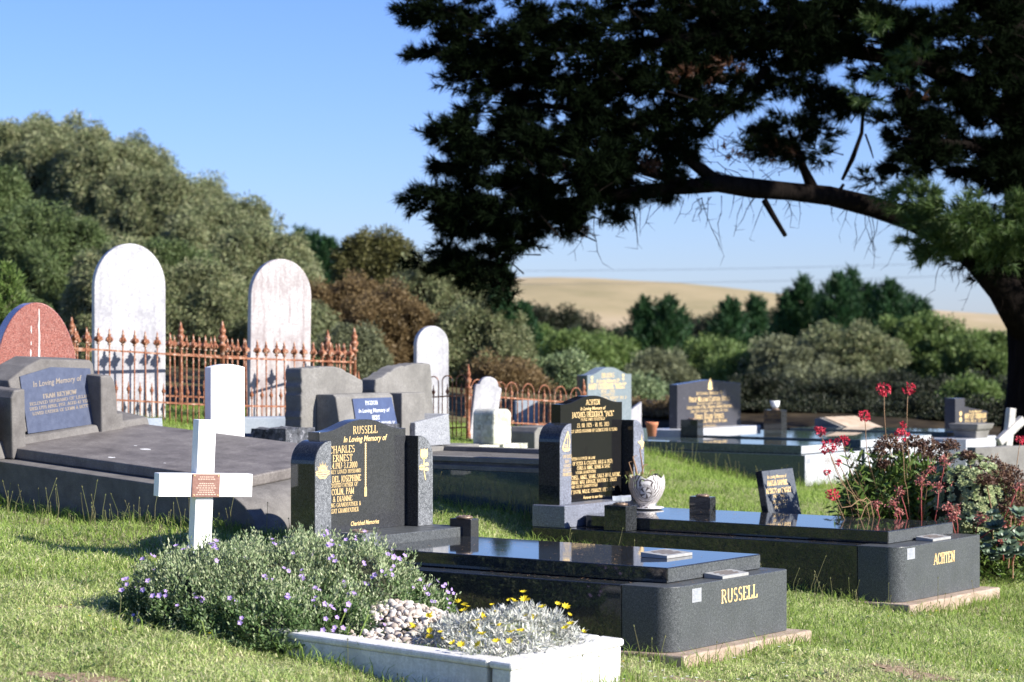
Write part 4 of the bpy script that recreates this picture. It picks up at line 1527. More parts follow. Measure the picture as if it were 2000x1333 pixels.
# ---- small AMELIA headstone on the lawn
M = Matrix.Translation(at(1512, 1010, 17.6)) @ Matrix.Rotation(R(-40), 4, 'Z') @ Matrix.Rotation(R(-11), 4, 'Y')
g = empty('small_headstone', 'small leaning black headstone standing alone on the lawn', 'headstone', (0, 0, 0), mat=M)
ya, zt = on_x(M, 0, 1487, 920)
yb, zt2 = on_x(M, 0, 1548, 914)
tb = obj('tablet', MB().prism([(ya + .0, -.15), (ya, zt), (yb, zt2), (yb + .025, -.15)], -.055, 0, 'x'), 'polished_dark', g, .003)
obj('tablet_face', MB().prism([(ya + .004, -.12), (ya + .004, zt - .004), (yb - .004, zt2 - .004), (yb + .016, -.12)], -.01, .002, 'x'), 'small_tablet_granite', tb)
lines(M, .0022, [('In Loving Memory of', 1498, 1536, 927, 934, 'f'), ('AMELIA DAPHNE', 1498, 1538, 938, 948), ('ALEKETT nee BAGLEY', 1496, 1545, 953, 963), ('1919 - 1996', 1510, 1534, 966, 973),
                 ('LOVED MOTHER OF', 1508, 1540, 977, 983), ('PAUL & JUDY', 1513, 1537, 987, 993)], 'gold_letters', tb, bold=.9)

# ------------------------------------------------------------------ white marble kerb with pebbles
MK = tilted((-.004, 10.8, -.012), YAW, .035, .02)
g = empty('marble_kerb', 'low white marble grave kerb filled with pebbles in the foreground', 'grave kerb', (0, 0, 0), mat=MK)
KW, KL = .92, 1.50
for i, (x0, x1, y0, y1) in enumerate(((-KL, -.135, 0, .12), (-.13, 0, 0, KW), (-KL, -.135, KW - .12, KW), (-KL - .13, -KL - .004, 0, KW))):
    o = obj('kerb_stone', MB().box(x0 + .012, x1 - .012, y0 + .012, y1 - .012, -.14, .168), 'white_marble_kerb', g, .006)
    obj('coping', MB().box(x0, x1, y0, y1, .1685, .205), 'white_marble_kerb', o, .012)
obj('fill', MB().box(-KL, -.13, .12, KW - .12, -.14, .135), 'soil', g)

# bird marks and a few scraps on the concrete slab
MR = tilted((-1.556, 14.9, .350), YAW, .068, .09)
for i, (px, py, s_) in enumerate(((285, 878, .030), (218, 894, .022), (265, 871, .010), (322, 905, .008))):
    lx, ly = on_z(MR, .3755, px, py)
    m_ = MB()
    n = 14
    rr_ = random.Random(i)
    ring = [(lx + s_ * 1.5 * math.cos(2 * math.pi * k / n) * rr_.uniform(.7, 1.1), ly + s_ * math.sin(2 * math.pi * k / n) * rr_.uniform(.7, 1.1), .3762) for k in range(n)]
    m_.add(ring, [tuple(range(n))])
    o = put('bird_dropping', m_.mesh('bird_dropping'), 'white_petal', None, fix=False)
    o.matrix_world = MR
    tag(o, ['largest white bird dropping on the concrete slab', 'tan bird dropping left of the largest one on the slab', 'tiny white bird dropping behind the largest one', 'tiny white speck of dropping nearest the cross'][i], 'dropping')
# fallen pine needles and grass clippings on the two polished graves
rn = np.random.default_rng(88)
Vs = []
for Mx, boxes in ((mat_of((.81, 12.3, 0), YAW), ((-2.0, -.15, .2, 1.1, .4528, 90), (-.12, -.02, .1, 1.1, .3708, 22), (-2.0, -.2, .03, .15, .3708, 40))), (mat_of((2.47, 15.4, 0), YAW), ((-2.3, -.2, .2, 1.1, .3858, 110), (-.15, -.03, .45, 1.1, .3245, 40), (-2.0, -.2, .03, .15, .3008, 40)))):
    Mn = np.array(Mx)
    for (x0, x1, y0, y1, z, n) in boxes:
        P = np.stack([rn.uniform(x0, x1, n), rn.uniform(y0, y1, n), np.full(n, z + .001)], 1)
        a = rn.uniform(0, math.pi, n)
        L = rn.uniform(.008, .035, n)
        d = np.stack([np.cos(a), np.sin(a), rn.uniform(-.02, .12, n)], 1) * L[:, None]
        sd = np.stack([-np.sin(a), np.cos(a), np.zeros(n)], 1) * .0012
        V = np.stack([P - sd, P + sd, P + d + sd, P + d - sd], 1).reshape(-1, 3)
        Vs.append(V @ Mn[:3, :3].T + Mn[:3, 3])
tag(quads('fallen_needles', np.concatenate(Vs), 4, 'dry_stem'), kind='stuff')


# ------------------------------------------------------------------ rusty fences
def finial_prof(s):
    return [(.008 * s, 0), (.017 * s, .008 * s), (.009 * s, .018 * s), (.022 * s, .034 * s), (.026 * s, .052 * s), (.018 * s, .070 * s), (.009 * s, .082 * s), (.014 * s, .092 * s), (.006 * s, .104 * s), (.008 * s, .118 * s), (.001, .15 * s)]


def lathe_z(m, prof, z, n=8, x=0.0, y=0.0):
    m.lathe(prof, n, (x, y, z))


def spear_picket(h):
    """long picket with a fleur finial"""
    m = MB()
    m.tube([(0, 0, 0), (0, 0, h - .15)], .0075, 6)
    lathe_z(m, [(r_ * 1.25, z_) for r_, z_ in finial_prof(1.0)], h - .15)
    # side leaves of the finial
    for a in (0, math.pi / 2, math.pi, -math.pi / 2):
        c, s_ = math.cos(a), math.sin(a)
        m.tube([(c * .006, s_ * .006, h - .125), (c * .034, s_ * .034, h - .105), (c * .028, s_ * .028, h - .080)], [.010, .012, .004], 5)
    return m


def dog_picket(h):
    m = MB()
    m.tube([(0, 0, 0), (0, 0, h - .10)], .006, 6)
    lathe_z(m, finial_prof(.75), h - .115)
    return m


def post_mb(h, r=.022):
    m = MB()
    m.lathe([(r * 1.5, 0), (r * 1.5, .05), (r, .06), (r * .9, h - .24), (r * 1.5, h - .235), (r * 1.5, h - .22), (r * .8, h - .21), (r * 1.1, h - .19), (r * 1.7, h - .165), (r * 1.7, h - .145), (r * .8, h - .125), (r * 1.2, h - .115), (r * 1.3, h - .085), (r * .6, h - .06), (r * .8, h - .05), (.002, h)], 10)
    return m


def copy_part(src, parent, loc):
    o = src.copy()
    COL.objects.link(o)
    o.parent = parent
    o.location = loc
    return o


def iron_fence(label, A, B, n, h=.86, hdog=.40, rail_hi=.66, rail_lo=.22, posts=(True, True), group='runs of rusty spiked fence', post_h=1.02, tilt=None):
    A, B = Vector(A), Vector(B)
    d = B - A
    L = math.hypot(d.x, d.y)
    g = empty('iron_fence', label, 'fence', A, math.atan2(d.y, d.x), group)
    dz = d.z
    for nm, z in (('rail', rail_hi), ('rail', rail_lo)):
        m = MB()
        hw = .011
        vs = []
        for x, zz in ((0, 0), (L, dz)):
            vs += [(x, -hw, zz + z - .008), (x, hw, zz + z - .008), (x, hw, zz + z + .008), (x, -hw, zz + z + .008)]
        m.add(vs, [(0, 1, 2, 3), (4, 5, 6, 7), (0, 1, 5, 4), (1, 2, 6, 5), (2, 3, 7, 6), (3, 0, 4, 7)])
        obj(nm, m, 'rusty_iron', g)
    p0 = None
    q0 = None
    rr_ = random.Random(int(L * 1000))
    for i in range(n):
        x = L * (i + .5) / n
        z = dz * (i + .5) / n
        if p0 is None:
            p0 = obj('picket', spear_picket(h), 'rusty_iron', g, 0, True)
            p0.location = (x, 0, z)
        else:
            o = copy_part(p0, g, (x, 0, z))
            o.rotation_euler = (R(rr_.uniform(-1.2, 1.2)), R(rr_.uniform(-1, 1)), R(rr_.uniform(0, 90)))
        if i < n - 1 and hdog:
            x2, z2 = x + L / n / 2, z + dz / n / 2
            if q0 is None:
                q0 = obj('short_picket', dog_picket(hdog), 'rusty_iron', g, 0, True)
                q0.location = (x2, 0, z2)
            else:
                o = copy_part(q0, g, (x2, 0, z2))
                o.rotation_euler = (R(rr_.uniform(-1.5, 1.5)), 0, 0)
    for k, (x, z) in enumerate(((0, 0), (L, dz))):
        if posts[k]:
            o = obj('post', post_mb(post_h, .024), 'rusty_iron', g, 0, True)
            o.location = (x, 0, z - .02)
    return g


def fpt(px, py, d):
    return at(px, py, d)


# base points: rail height .66 sits on the measured rail line
def base(px, py_rail, d, rail=.66):
    p = at(px, py_rail, d)
    p.z -= rail
    return p


A0 = base(60, 675, 21.35)
A1 = base(434, 699, 22.15)
B1 = base(692, 708, 23.5)
iron_fence('long rusty spiked fence run in front of the tallest marble stone', A0, A1, 16, posts=(True, False))
iron_fence('rusty spiked fence run in front of the stained marble stone', A1 + Vector((.0, .02, 0)), B1, 14, posts=(True, True), h=.84)
C1 = base(353, 692, 25.2)
C2 = base(640, 706, 26.0)
iron_fence('rear rusty spiked fence run behind the tallest marble stone', base(140, 684, 24.6), C1, 10, posts=(True, True), h=.86)
iron_fence('rear rusty spiked fence run behind the stained marble stone', C1, C2, 13, posts=(False, False), h=.86)
iron_fence('rusty spiked fence return at the right end near the grey headstones', C2, B1 + Vector((-.02, .02, 0)), 6, posts=(True, False), h=.85)


def hoop_fence(label, A, B, n, h=.60, rail_hi=.40, rail_lo=.09, posts=(True, False)):
    A, B = Vector(A), Vector(B)
    d = B - A
    L = math.hypot(d.x, d.y)
    g = empty('hoop_fence', label, 'fence', A, math.atan2(d.y, d.x), 'runs of rusty hoop topped fence')
    for z in (rail_hi, rail_lo):
        m = MB()
        hw = .008
        vs = []
        for x, zz in ((0, 0), (L, d.z)):
            vs += [(x, -hw, zz + z - .007), (x, hw, zz + z - .007), (x, hw, zz + z + .007), (x, -hw, zz + z + .007)]
        m.add(vs, [(0, 1, 2, 3), (4, 5, 6, 7), (0, 1, 5, 4), (1, 2, 6, 5), (2, 3, 7, 6), (3, 0, 4, 7)])
        obj('rail', m, 'rusty_iron', g)
    st = L / n
    r = st * .36
    hp = None
    for i in range(n):
        x = st * (i + .5)
        z = d.z * (i + .5) / n
        if hp is None:
            m = MB()
            pts = [(-r, 0, 0), (-r, 0, h - r)] + [(r * math.cos(a), 0, h - r + r * math.sin(a)) for a in [math.pi - math.pi * k / 10 for k in range(1, 10)]] + [(r, 0, h - r), (r, 0, 0)]
            m.tube(pts, .0065, 6)
            hp = obj('hoop', m, 'rusty_iron', g, 0, True)
            m = MB()
            m.tube([(0, 0, 0), (0, 0, rail_hi + .02)], .006, 6)
            lathe_z(m, finial_prof(.75), rail_hi + .01)
            pk = obj('picket', m, 'rusty_iron', g, 0, True)
            hp.location = pk.location = (x, 0, z)
        else:
            copy_part(hp, g, (x, 0, z))
            copy_part(pk, g, (x, 0, z))
    for k, (x, z) in enumerate(((0, 0), (L, d.z))):
        if posts[k]:
            o = obj('post', post_mb(h + .12, .017), 'rusty_iron', g, 0, True)
            o.location = (x, 0, z - .02)


hoop_fence('rusty hoop topped fence run in front of the slim marble stone', base(700, 792, 24.0, .36), base(915, 768, 23.4, .42), 8, posts=(True, True))
hoop_fence('rusty hoop topped fence run right of the shouldered marble stone', base(915, 768, 23.9, .36), base(1140, 792, 25.6, .32), 7, h=.50, rail_hi=.34, posts=(False, True))
hoop_fence('rear rusty hoop topped fence run behind the plain grey tablet', base(905, 770, 28.5, .36), base(1130, 790, 29.3, .36), 8, h=.54, rail_hi=.36, posts=(False, False))


# ------------------------------------------------------------------ grass
FOOT = []   # footprints (matrix inverse, x0, x1, y0, y1) where no grass grows


def footprint(M, x0, x1, y0, y1):
    FOOT.append((np.array(M.inverted()), x0, x1, y0, y1))


footprint(mat_of((.81, 12.3, 0), YAW), -2.68, .06, -.03, 1.25)
footprint(mat_of((2.47, 15.4, 0), YAW), -2.92, .07, -.03, 1.25)
footprint(mat_of((2.97, 24.5, 0), YAW), -3.1, .03, -.03, 1.25)
footprint(mat_of((3.74, 25.62, 0), YAW), -2.9, .03, -.03, 2.03)
footprint(mat_of((5.02, 27.5, 0), YAW), -2.4, .03, -.03, 1.2)
footprint(mat_of((-1.556, 14.9, 0), YAW), -3.0, .0, 0, 1.5)
footprint(mat_of((.41, 17.3, 0), YAW), -2.8, .0, 0, 1.75)
footprint(MK, -KL - .1, .0, 0, KW)


def outside(P, grow=0.0):
    keep = np.ones(len(P), bool)
    for Mi, x0, x1, y0, y1 in FOOT:
        lx = Mi[0, 0] * P[:, 0] + Mi[0, 1] * P[:, 1] + Mi[0, 3]
        ly = Mi[1, 0] * P[:, 0] + Mi[1, 1] * P[:, 1] + Mi[1, 3]
        keep &= ~((lx > x0 - grow) & (lx < x1 + grow) & (ly > y0 - grow) & (ly < y1 + grow))
    return keep


def scatter(n, y0, y1, r, margin=1.5, xr=None):
    y = r.uniform(y0, y1, n)
    hw = y * .212 + margin
    x = r.uniform(-1, 1, n) * hw
    return np.stack([x, y, np.zeros(n)], 1)


def vnoise(P, s, seed=0):
    return (np.sin(P[:, 0] * s * 1.3 + seed) * np.cos(P[:, 1] * s * .9 + seed * 2.1) + np.sin((P[:, 0] + P[:, 1]) * s * .53 + seed * 1.7) + .6 * np.sin(P[:, 0] * s * 3.1 - P[:, 1] * s * 2.3 + seed)) / 2.6


def blades(name, P, h, wd, mat, r, bend=.5, kind='stuff'):
    n = len(P)
    P = P.copy()
    P[:, 2] = zg(P[:, 0], P[:, 1]) + lawn_bump(P[:, 0], P[:, 1]) - .004
    a = r.uniform(0, 2 * np.pi, n)
    side = np.stack([np.cos(a), np.sin(a), np.zeros(n)], 1)
    la = r.uniform(0, 2 * np.pi, n)
    lean = np.stack([np.cos(la), np.sin(la), np.zeros(n)], 1) * (h * bend * r.uniform(.2, 1.3, n))[:, None]
    up = np.zeros((n, 3))
    up[:, 2] = h
    mid = P + up * .55 + lean * .35
    tip = P + up * (1 - .25 * bend) + lean
    w_ = (wd * .5)[:, None] * side
    V = np.stack([P - w_, P + w_, mid + w_ * .8, mid - w_ * .8, mid - w_ * .8, mid + w_ * .8, tip + w_ * .1, tip - w_ * .1], 1).reshape(-1, 3)
    o = quads(name, V, 4, mat)
    tag(o, kind=kind)
    return o


r = np.random.default_rng(5)
# short mown lawn close by
P = scatter(560000, 9.3, 18.5, r, 1.5)
P = P[outside(P)]
pat = vnoise(P, 1.1, 2) + .5 * vnoise(P, 4.0, 5)
keep = r.uniform(-1.7, 1.0, len(P)) < pat + .8
P = P[keep]
# worn spots where soil shows between the blades
BARE = []
for bx, by, ra, rb in ((-.42, 11.35, .26, .10), (.42, 11.55, .22, .11), (1.2, 11.35, .20, .10), (.95, 11.95, .25, .08), (2.3, 14.3, .30, .12), (-1.9, 10.6, .22, .12), (-.2, 10.9, .2, .07), (2.1, 12.6, .2, .1), (-2.2, 12.2, .18, .08)):
    e = ((P[:, 0] - bx) / ra) ** 2 + ((P[:, 1] - by) / rb) ** 2 + .5 * vnoise(P, 14, 3)
    P = P[(e > 1) | (r.uniform(0, 1, len(P)) < .22 + .5 * np.clip(e, 0, 1) ** 2)]
    BARE.append((bx, by, ra, rb))
bm_ = MB()
for k_, (bx, by, ra, rb) in enumerate(BARE):
    n_ = 40
    rim = []
    for j_ in range(n_):
        a_ = 2 * math.pi * j_ / n_
        q_ = 1.05 + .22 * math.sin(a_ * 3 + k_) + .14 * math.sin(a_ * 7 + 2 * k_)
        rim.append((bx + ra * q_ * math.cos(a_), by + rb * q_ * math.sin(a_)))
    def hz(x_, y_):
        return gz(x_, y_) + float(lawn_bump(x_, y_)) + .006
    vs_ = [(bx, by, hz(bx, by))]
    for sc_ in (.5, 1.0):
        vs_ += [(bx + (x_ - bx) * sc_, by + (y_ - by) * sc_, hz(bx + (x_ - bx) * sc_, by + (y_ - by) * sc_)) for x_, y_ in rim]
    fs_ = [(0, 1 + j_, 1 + (j_ + 1) % n_) for j_ in range(n_)] + [(1 + j_, 1 + n_ + j_, 1 + n_ + (j_ + 1) % n_, 1 + (j_ + 1) % n_) for j_ in range(n_)]
    bm_.add(vs_, fs_)
NTs = NT('bare_soil')
nn_ = NTs.noise(45, 6, .7)
NTs.principled(NTs.ramp(nn_, [(.32, (.10, .065, .04)), (.5, (.24, .175, .12)), (.68, (.38, .30, .22))]), .95, .05, normal=NTs.bump(nn_, .8, .01))
tag(put('bare_soil', bm_.mesh('bare_soil'), 'bare_soil', fix=False, smooth=True), kind='structure')
dry = (vnoise(P, 1.7, 9) + .6 * vnoise(P, 5.0, 4) + r.normal(0, .35, len(P))) > .55
PD = P[dry]
P = P[~dry]
h = r.gamma(5, .0052, len(P)) * (1 + .45 * vnoise(P, 2.2, 1)) + .008
blades('grass', P, np.clip(h, .01, .08), r.uniform(.0035, .0085, len(P)), 'grass_blade', r, 1.1)
h = r.gamma(5, .0036, len(PD)) + .006
blades('dry_grass', PD, np.clip(h, .01, .05), r.uniform(.003, .007, len(PD)), 'dry_grass_blade', r, 1.5)
# lusher longer green along the graves and further back
P = scatter(180000, 13.0, 28, r, 1.3)
P = P[(P[:, 1] < 26.3) | (P[:, 0] > 2.0)]
P = P[outside(P)]
h = r.gamma(5, .0085, len(P)) * (1 + .3 * vnoise(P, 2, 3)) + .01
blades('long_grass', P, np.clip(h, .015, .12), r.uniform(.004, .008, len(P)), 'grass_lush', r, .7)


def edge_line(M, x0, x1, y0, y1, n, r):
    """points hugging the outline of a grave"""
    per = [((x0, y0), (x1, y0)), ((x1, y0), (x1, y1)), ((x1, y1), (x0, y1))]
    out = []
    for (a, b) in per:
        L = math.hypot(b[0] - a[0], b[1] - a[1])
        k = int(n * L)
        t = r.uniform(0, 1, k)
        out.append(np.stack([a[0] + (b[0] - a[0]) * t, a[1] + (b[1] - a[1]) * t], 1))
    Q = np.concatenate(out)
    Q += r.normal(0, .03, Q.shape)
    Mx = np.array(M)
    X = Mx[0, 0] * Q[:, 0] + Mx[0, 1] * Q[:, 1] + Mx[0, 3]
    Y = Mx[1, 0] * Q[:, 0] + Mx[1, 1] * Q[:, 1] + Mx[1, 3]
    return np.stack([X, Y, np.zeros(len(X))], 1)


E = []
for Mx, x0, x1, y0, y1, n in ((mat_of((.81, 12.3, 0), YAW), -2.7, .12, -.06, 1.30, 330), (mat_of((2.47, 15.4, 0), YAW), -2.9, .13, -.06, 1.30, 420), (mat_of((-1.556, 14.9, 0), YAW), -3.0, .05, -.05, 1.5, 900),
                              (mat_of((.41, 17.3, 0), YAW), -2.6, .05, -.06, 1.8, 700), (mat_of((2.97, 24.5, 0), YAW), -3.1, .1, -.08, 1.3, 600), (MK, -KL - .1, .05, -.05, KW + .04, 420)):
    E.append(edge_line(Mx, x0, x1, y0, y1, n, r))
P = np.concatenate(E)
P = P[outside(P, .0)]
h = r.gamma(4, .018, len(P)) + .02
P = P[::2]
h = h[::2]
blades('edge_grass', P, np.clip(h, .02, .13), r.uniform(.003, .006, len(P)), 'grass_lush', r, .8)


# seed stalks standing in the unmown strips
def stalks(name, P, h, mat, r, wd=.0035, head=.018, hw=.008):
    n = len(P)
    P = P.copy()
    P[:, 2] = zg(P[:, 0], P[:, 1]) + lawn_bump(P[:, 0], P[:, 1])
    la = r.uniform(0, 2 * np.pi, n)
    lean = np.stack([np.cos(la), np.sin(la), np.zeros(n)], 1) * (h * r.uniform(.02, .28, n))[:, None]
    curve = r.uniform(-.06, .06, (n, 3)) * h[:, None]
    up = np.zeros((n, 3))
    up[:, 2] = h
    A = P
    B = P + up * .5 + lean * .3 + curve
    C = P + up + lean
    Vs = []
    for side in (np.array([1.0, 0, 0]), np.array([0, 1.0, 0])):
        w_ = side * wd / 2
        Vs.append(np.stack([A - w_, A + w_, B + w_, B - w_, B - w_, B + w_, C + w_ * .7, C - w_ * .7], 1).reshape(-1, 3))
    # seed head
    D = norm(C - B)
    for side in (np.array([1.0, 0, 0]), np.array([0, 1.0, 0])):
        Vs.append(np.stack([C, C + D * head * .5 + side * hw / 2, C + D * head, C + D * head * .5 - side * hw / 2], 1).reshape(-1, 3))
    o = quads(name, np.concatenate(Vs), 4, mat)
    tag(o, kind='stuff')


P1 = edge_line(mat_of((-1.556, 14.9, 0), YAW), -3.0, .1, -.12, .2, 34, r)
P1[:, :2] += r.normal(0, .06, (len(P1), 2))
P2 = edge_line(mat_of((.41, 17.3, 0), YAW), -2.6, .0, -.10, .2, 30, r)
P3 = edge_line(mat_of((2.97, 24.5, 0), YAW), -2.6, .08, -.15, 1.2, 40, r)
P4 = edge_line(mat_of((2.47, 15.4, 0), YAW), -1.2, .10, -.12, .3, 30, r)
P4[:, :2] += r.normal(0, .10, (len(P4), 2))
P5 = scatter(260, 9.6, 18, r, .5)
P = np.concatenate([P1, P2, P3, P4, P5])
P = P[outside(P)]
h = np.clip(r.gamma(4.5, .024, len(P)), .04, .28)
stalks('weed_stalks', P, h, 'dry_stalk', r)
# a few tall wiry ones by the concrete grave
P = np.array([[(px - 1000) / FPX * d, d, 0] for px, d in ((88, 15.6), (95, 15.4), (112, 15.5), (175, 15.1), (178, 15.0), (183, 15.0), (190, 14.9), (15, 15.9), (222, 14.7), (355, 13.9), (330, 14.2), (540, 13.3), (1112, 16.0), (1340, 16.6), (1590, 14.9), (1612, 15.0), (1290, 11.9), (1275, 11.95))])
stalks('tall_weed_stalks', P, np.array([.26, .22, .24, .30, .27, .22, .18, .22, .20, .22, .15, .25, .2, .2, .35, .25, .19, .17]) , 'dry_stalk', r, .004, .02, .010)

# flat broad leaved weeds in the lawn
P = scatter(420, 9.5, 17, r, .6)
P = P[outside(P, .03)]
P[:, 2] = zg(P[:, 0], P[:, 1]) + lawn_bump(P[:, 0], P[:, 1]) + .012
V = []
for k in range(7):
    a = 2 * math.pi * k / 7 + r.uniform(-.3, .3, len(P))
    L_ = r.uniform(.02, .055, len(P))
    c = np.stack([np.cos(a), np.sin(a), r.uniform(.1, .6, len(P))], 1) * L_[:, None]
    s_ = np.stack([-np.sin(a), np.cos(a), np.zeros(len(P))], 1) * .008
    V.append(np.stack([P, P + c * .6 + s_, P + c, P + c * .6 - s_], 1).reshape(-1, 3))
tag(quads('broad_leaved_weeds', np.concatenate(V), 4, 'weed_leaf'), kind='stuff')

# little white daisies
P = np.concatenate([scatter(60, 9.6, 13, r, 0), np.array([[(px - 1000) / FPX * d, d, 0] for px in range(1280, 1500, 9) for d in (r.uniform(10.8, 11.9),)])])
P[:, 0] = np.where(P[:, 0] < -.3, P[:, 0] * -.4 + .4, P[:, 0])
P = P[outside(P)]
P[:, 2] = zg(P[:, 0], P[:, 1]) + lawn_bump(P[:, 0], P[:, 1]) + r.uniform(.02, .045, len(P))
n = len(P)
V = []
for k in range(6):
    a = k * math.pi / 3
    c = np.array([math.cos(a), math.sin(a), .25]) * .011
    s_ = np.array([-math.sin(a), math.cos(a), 0]) * .0045
    V.append(np.stack([P, P + c * .6 + s_, P + c, P + c * .6 - s_], 1).reshape(-1, 3))
tag(quads('daisies', np.concatenate(V), 4, 'white_petal'), kind='stuff')
P = scatter(70, 9.6, 16, r, 0)
P = P[outside(P)]
P[:, 2] = zg(P[:, 0], P[:, 1]) + lawn_bump(P[:, 0], P[:, 1]) + r.uniform(.03, .06, len(P))
V = []
for k in range(4):
    a = k * math.pi / 2
    c = np.array([math.cos(a), math.sin(a), .5]) * .008
    s_ = np.array([-math.sin(a), math.cos(a), 0]) * .005
    V.append(np.stack([P, P + c * .6 + s_, P + c, P + c * .6 - s_], 1).reshape(-1, 3))
tag(quads('yellow_weed_flowers', np.concatenate(V), 4, 'yellow_petal'), kind='stuff')


# ------------------------------------------------------------------ pebbles
def pebbles():
    r = np.random.default_rng(9)
    mbs = MB()
    import bmesh
    bm = bmesh.new()
    bmesh.ops.create_icosphere(bm, subdivisions=2, radius=1)
    bv = np.array([v.co[:] for v in bm.verts])
    bf = np.array([[v.index for v in f.verts] for f in bm.faces])
    bm.free()
    Vs, Fs = [], []
    k = 0
    for i in range(3000):
        u = r.uniform(-KL + .02, -.14)
        v = r.uniform(.13, KW - .13)
        mound = .13 * math.exp(-((u + 1.15) / .33) ** 2 - ((v - .62) / .30) ** 2)
        s = np.clip(r.gamma(4, .0030), .006, .028)
        sc3 = s * r.uniform(.65, 1.2, 3)
        sc3[2] *= .75
        A = Matrix.Rotation(r.uniform(0, 6.28), 3, 'Z') @ Matrix.Rotation(r.uniform(-.7, .7), 3, 'X')
        z = .145 + mound + r.uniform(0, .02)
        vv = bv * sc3 * (1 + .10 * np.sin(bv[:, [1, 2, 0]] * 3 + i))
        vv = vv @ np.array(A).T + np.array([u, v, z])
        Vs.append(vv)
        Fs.append(bf + k)
        k += len(bv)
    V = np.concatenate(Vs)
    F = np.concatenate(Fs)
    Mx = np.array(MK)
    V = V @ Mx[:3, :3].T + Mx[:3, 3]
    me = bpy.data.meshes.new('pebbles')
    me.from_pydata(V.tolist(), [], F.tolist())
    m = NT('pebble')
    g_ = m.n('ShaderNodeNewGeometry')
    col = m.ramp(g_.outputs['Random Per Island'], [(0, (.22, .18, .15)), (.25, (.42, .35, .29)), (.6, (.52, .46, .40)), (.85, (.58, .55, .50)), (1, (.28, .26, .24))])
    m.principled(col, .75, .3)
    tag(put('pebbles', me, 'pebble', fix=False, smooth=True), kind='stuff')


pebbles()


# ------------------------------------------------------------------ shrubs built of leaves
def mound_points(n, c, rad, r, lo=.55, hi=1.0, zmin=-.1, lump=.12, seed=0):
    U = norm(r.normal(size=(max(int(n * 2.2), 60), 3)))
    U = U[U[:, 2] > zmin][:n]
    k = 1 + lump * (np.sin(U[:, 0] * 5 + seed) * np.cos(U[:, 1] * 6 + seed * 2) + .6 * np.sin(U[:, 0] * 13 + U[:, 2] * 11 + seed))
    q = r.uniform(lo, hi, len(U)) ** .6 * k
    return U * q[:, None] * np.array(rad) + np.array(c), U


def leafy(name, C, U, ln, wd, mat, r, spread=.7, up=.3, parent=None, droop=0.0):
    D = norm(U * (1 - spread) + norm(r.normal(size=U.shape)) * spread + np.array([0, 0, up - droop]))
    n = len(C)
    return quads(name, leaf_quads(C, D, ln * r.uniform(.6, 1.3, n), wd * r.uniform(.7, 1.2, n), r), 4, mat, parent)


def flowers5(size, cup=.35, petals=5, pw=.55):
    m = MB()
    for k in range(petals):
        a = 2 * math.pi * k / petals
        c, s_ = math.cos(a), math.sin(a)
        px_, py_ = -s_, c
        w_ = size * pw * .5
        m.add([(0, 0, 0), (c * size * .55 + px_ * w_, s_ * size * .55 + py_ * w_, size * cup), (c * size, s_ * size, size * cup * 1.3), (c * size * .55 - px_ * w_, s_ * size * .55 - py_ * w_, size * cup)], [(0, 1, 2, 3)])
    return m


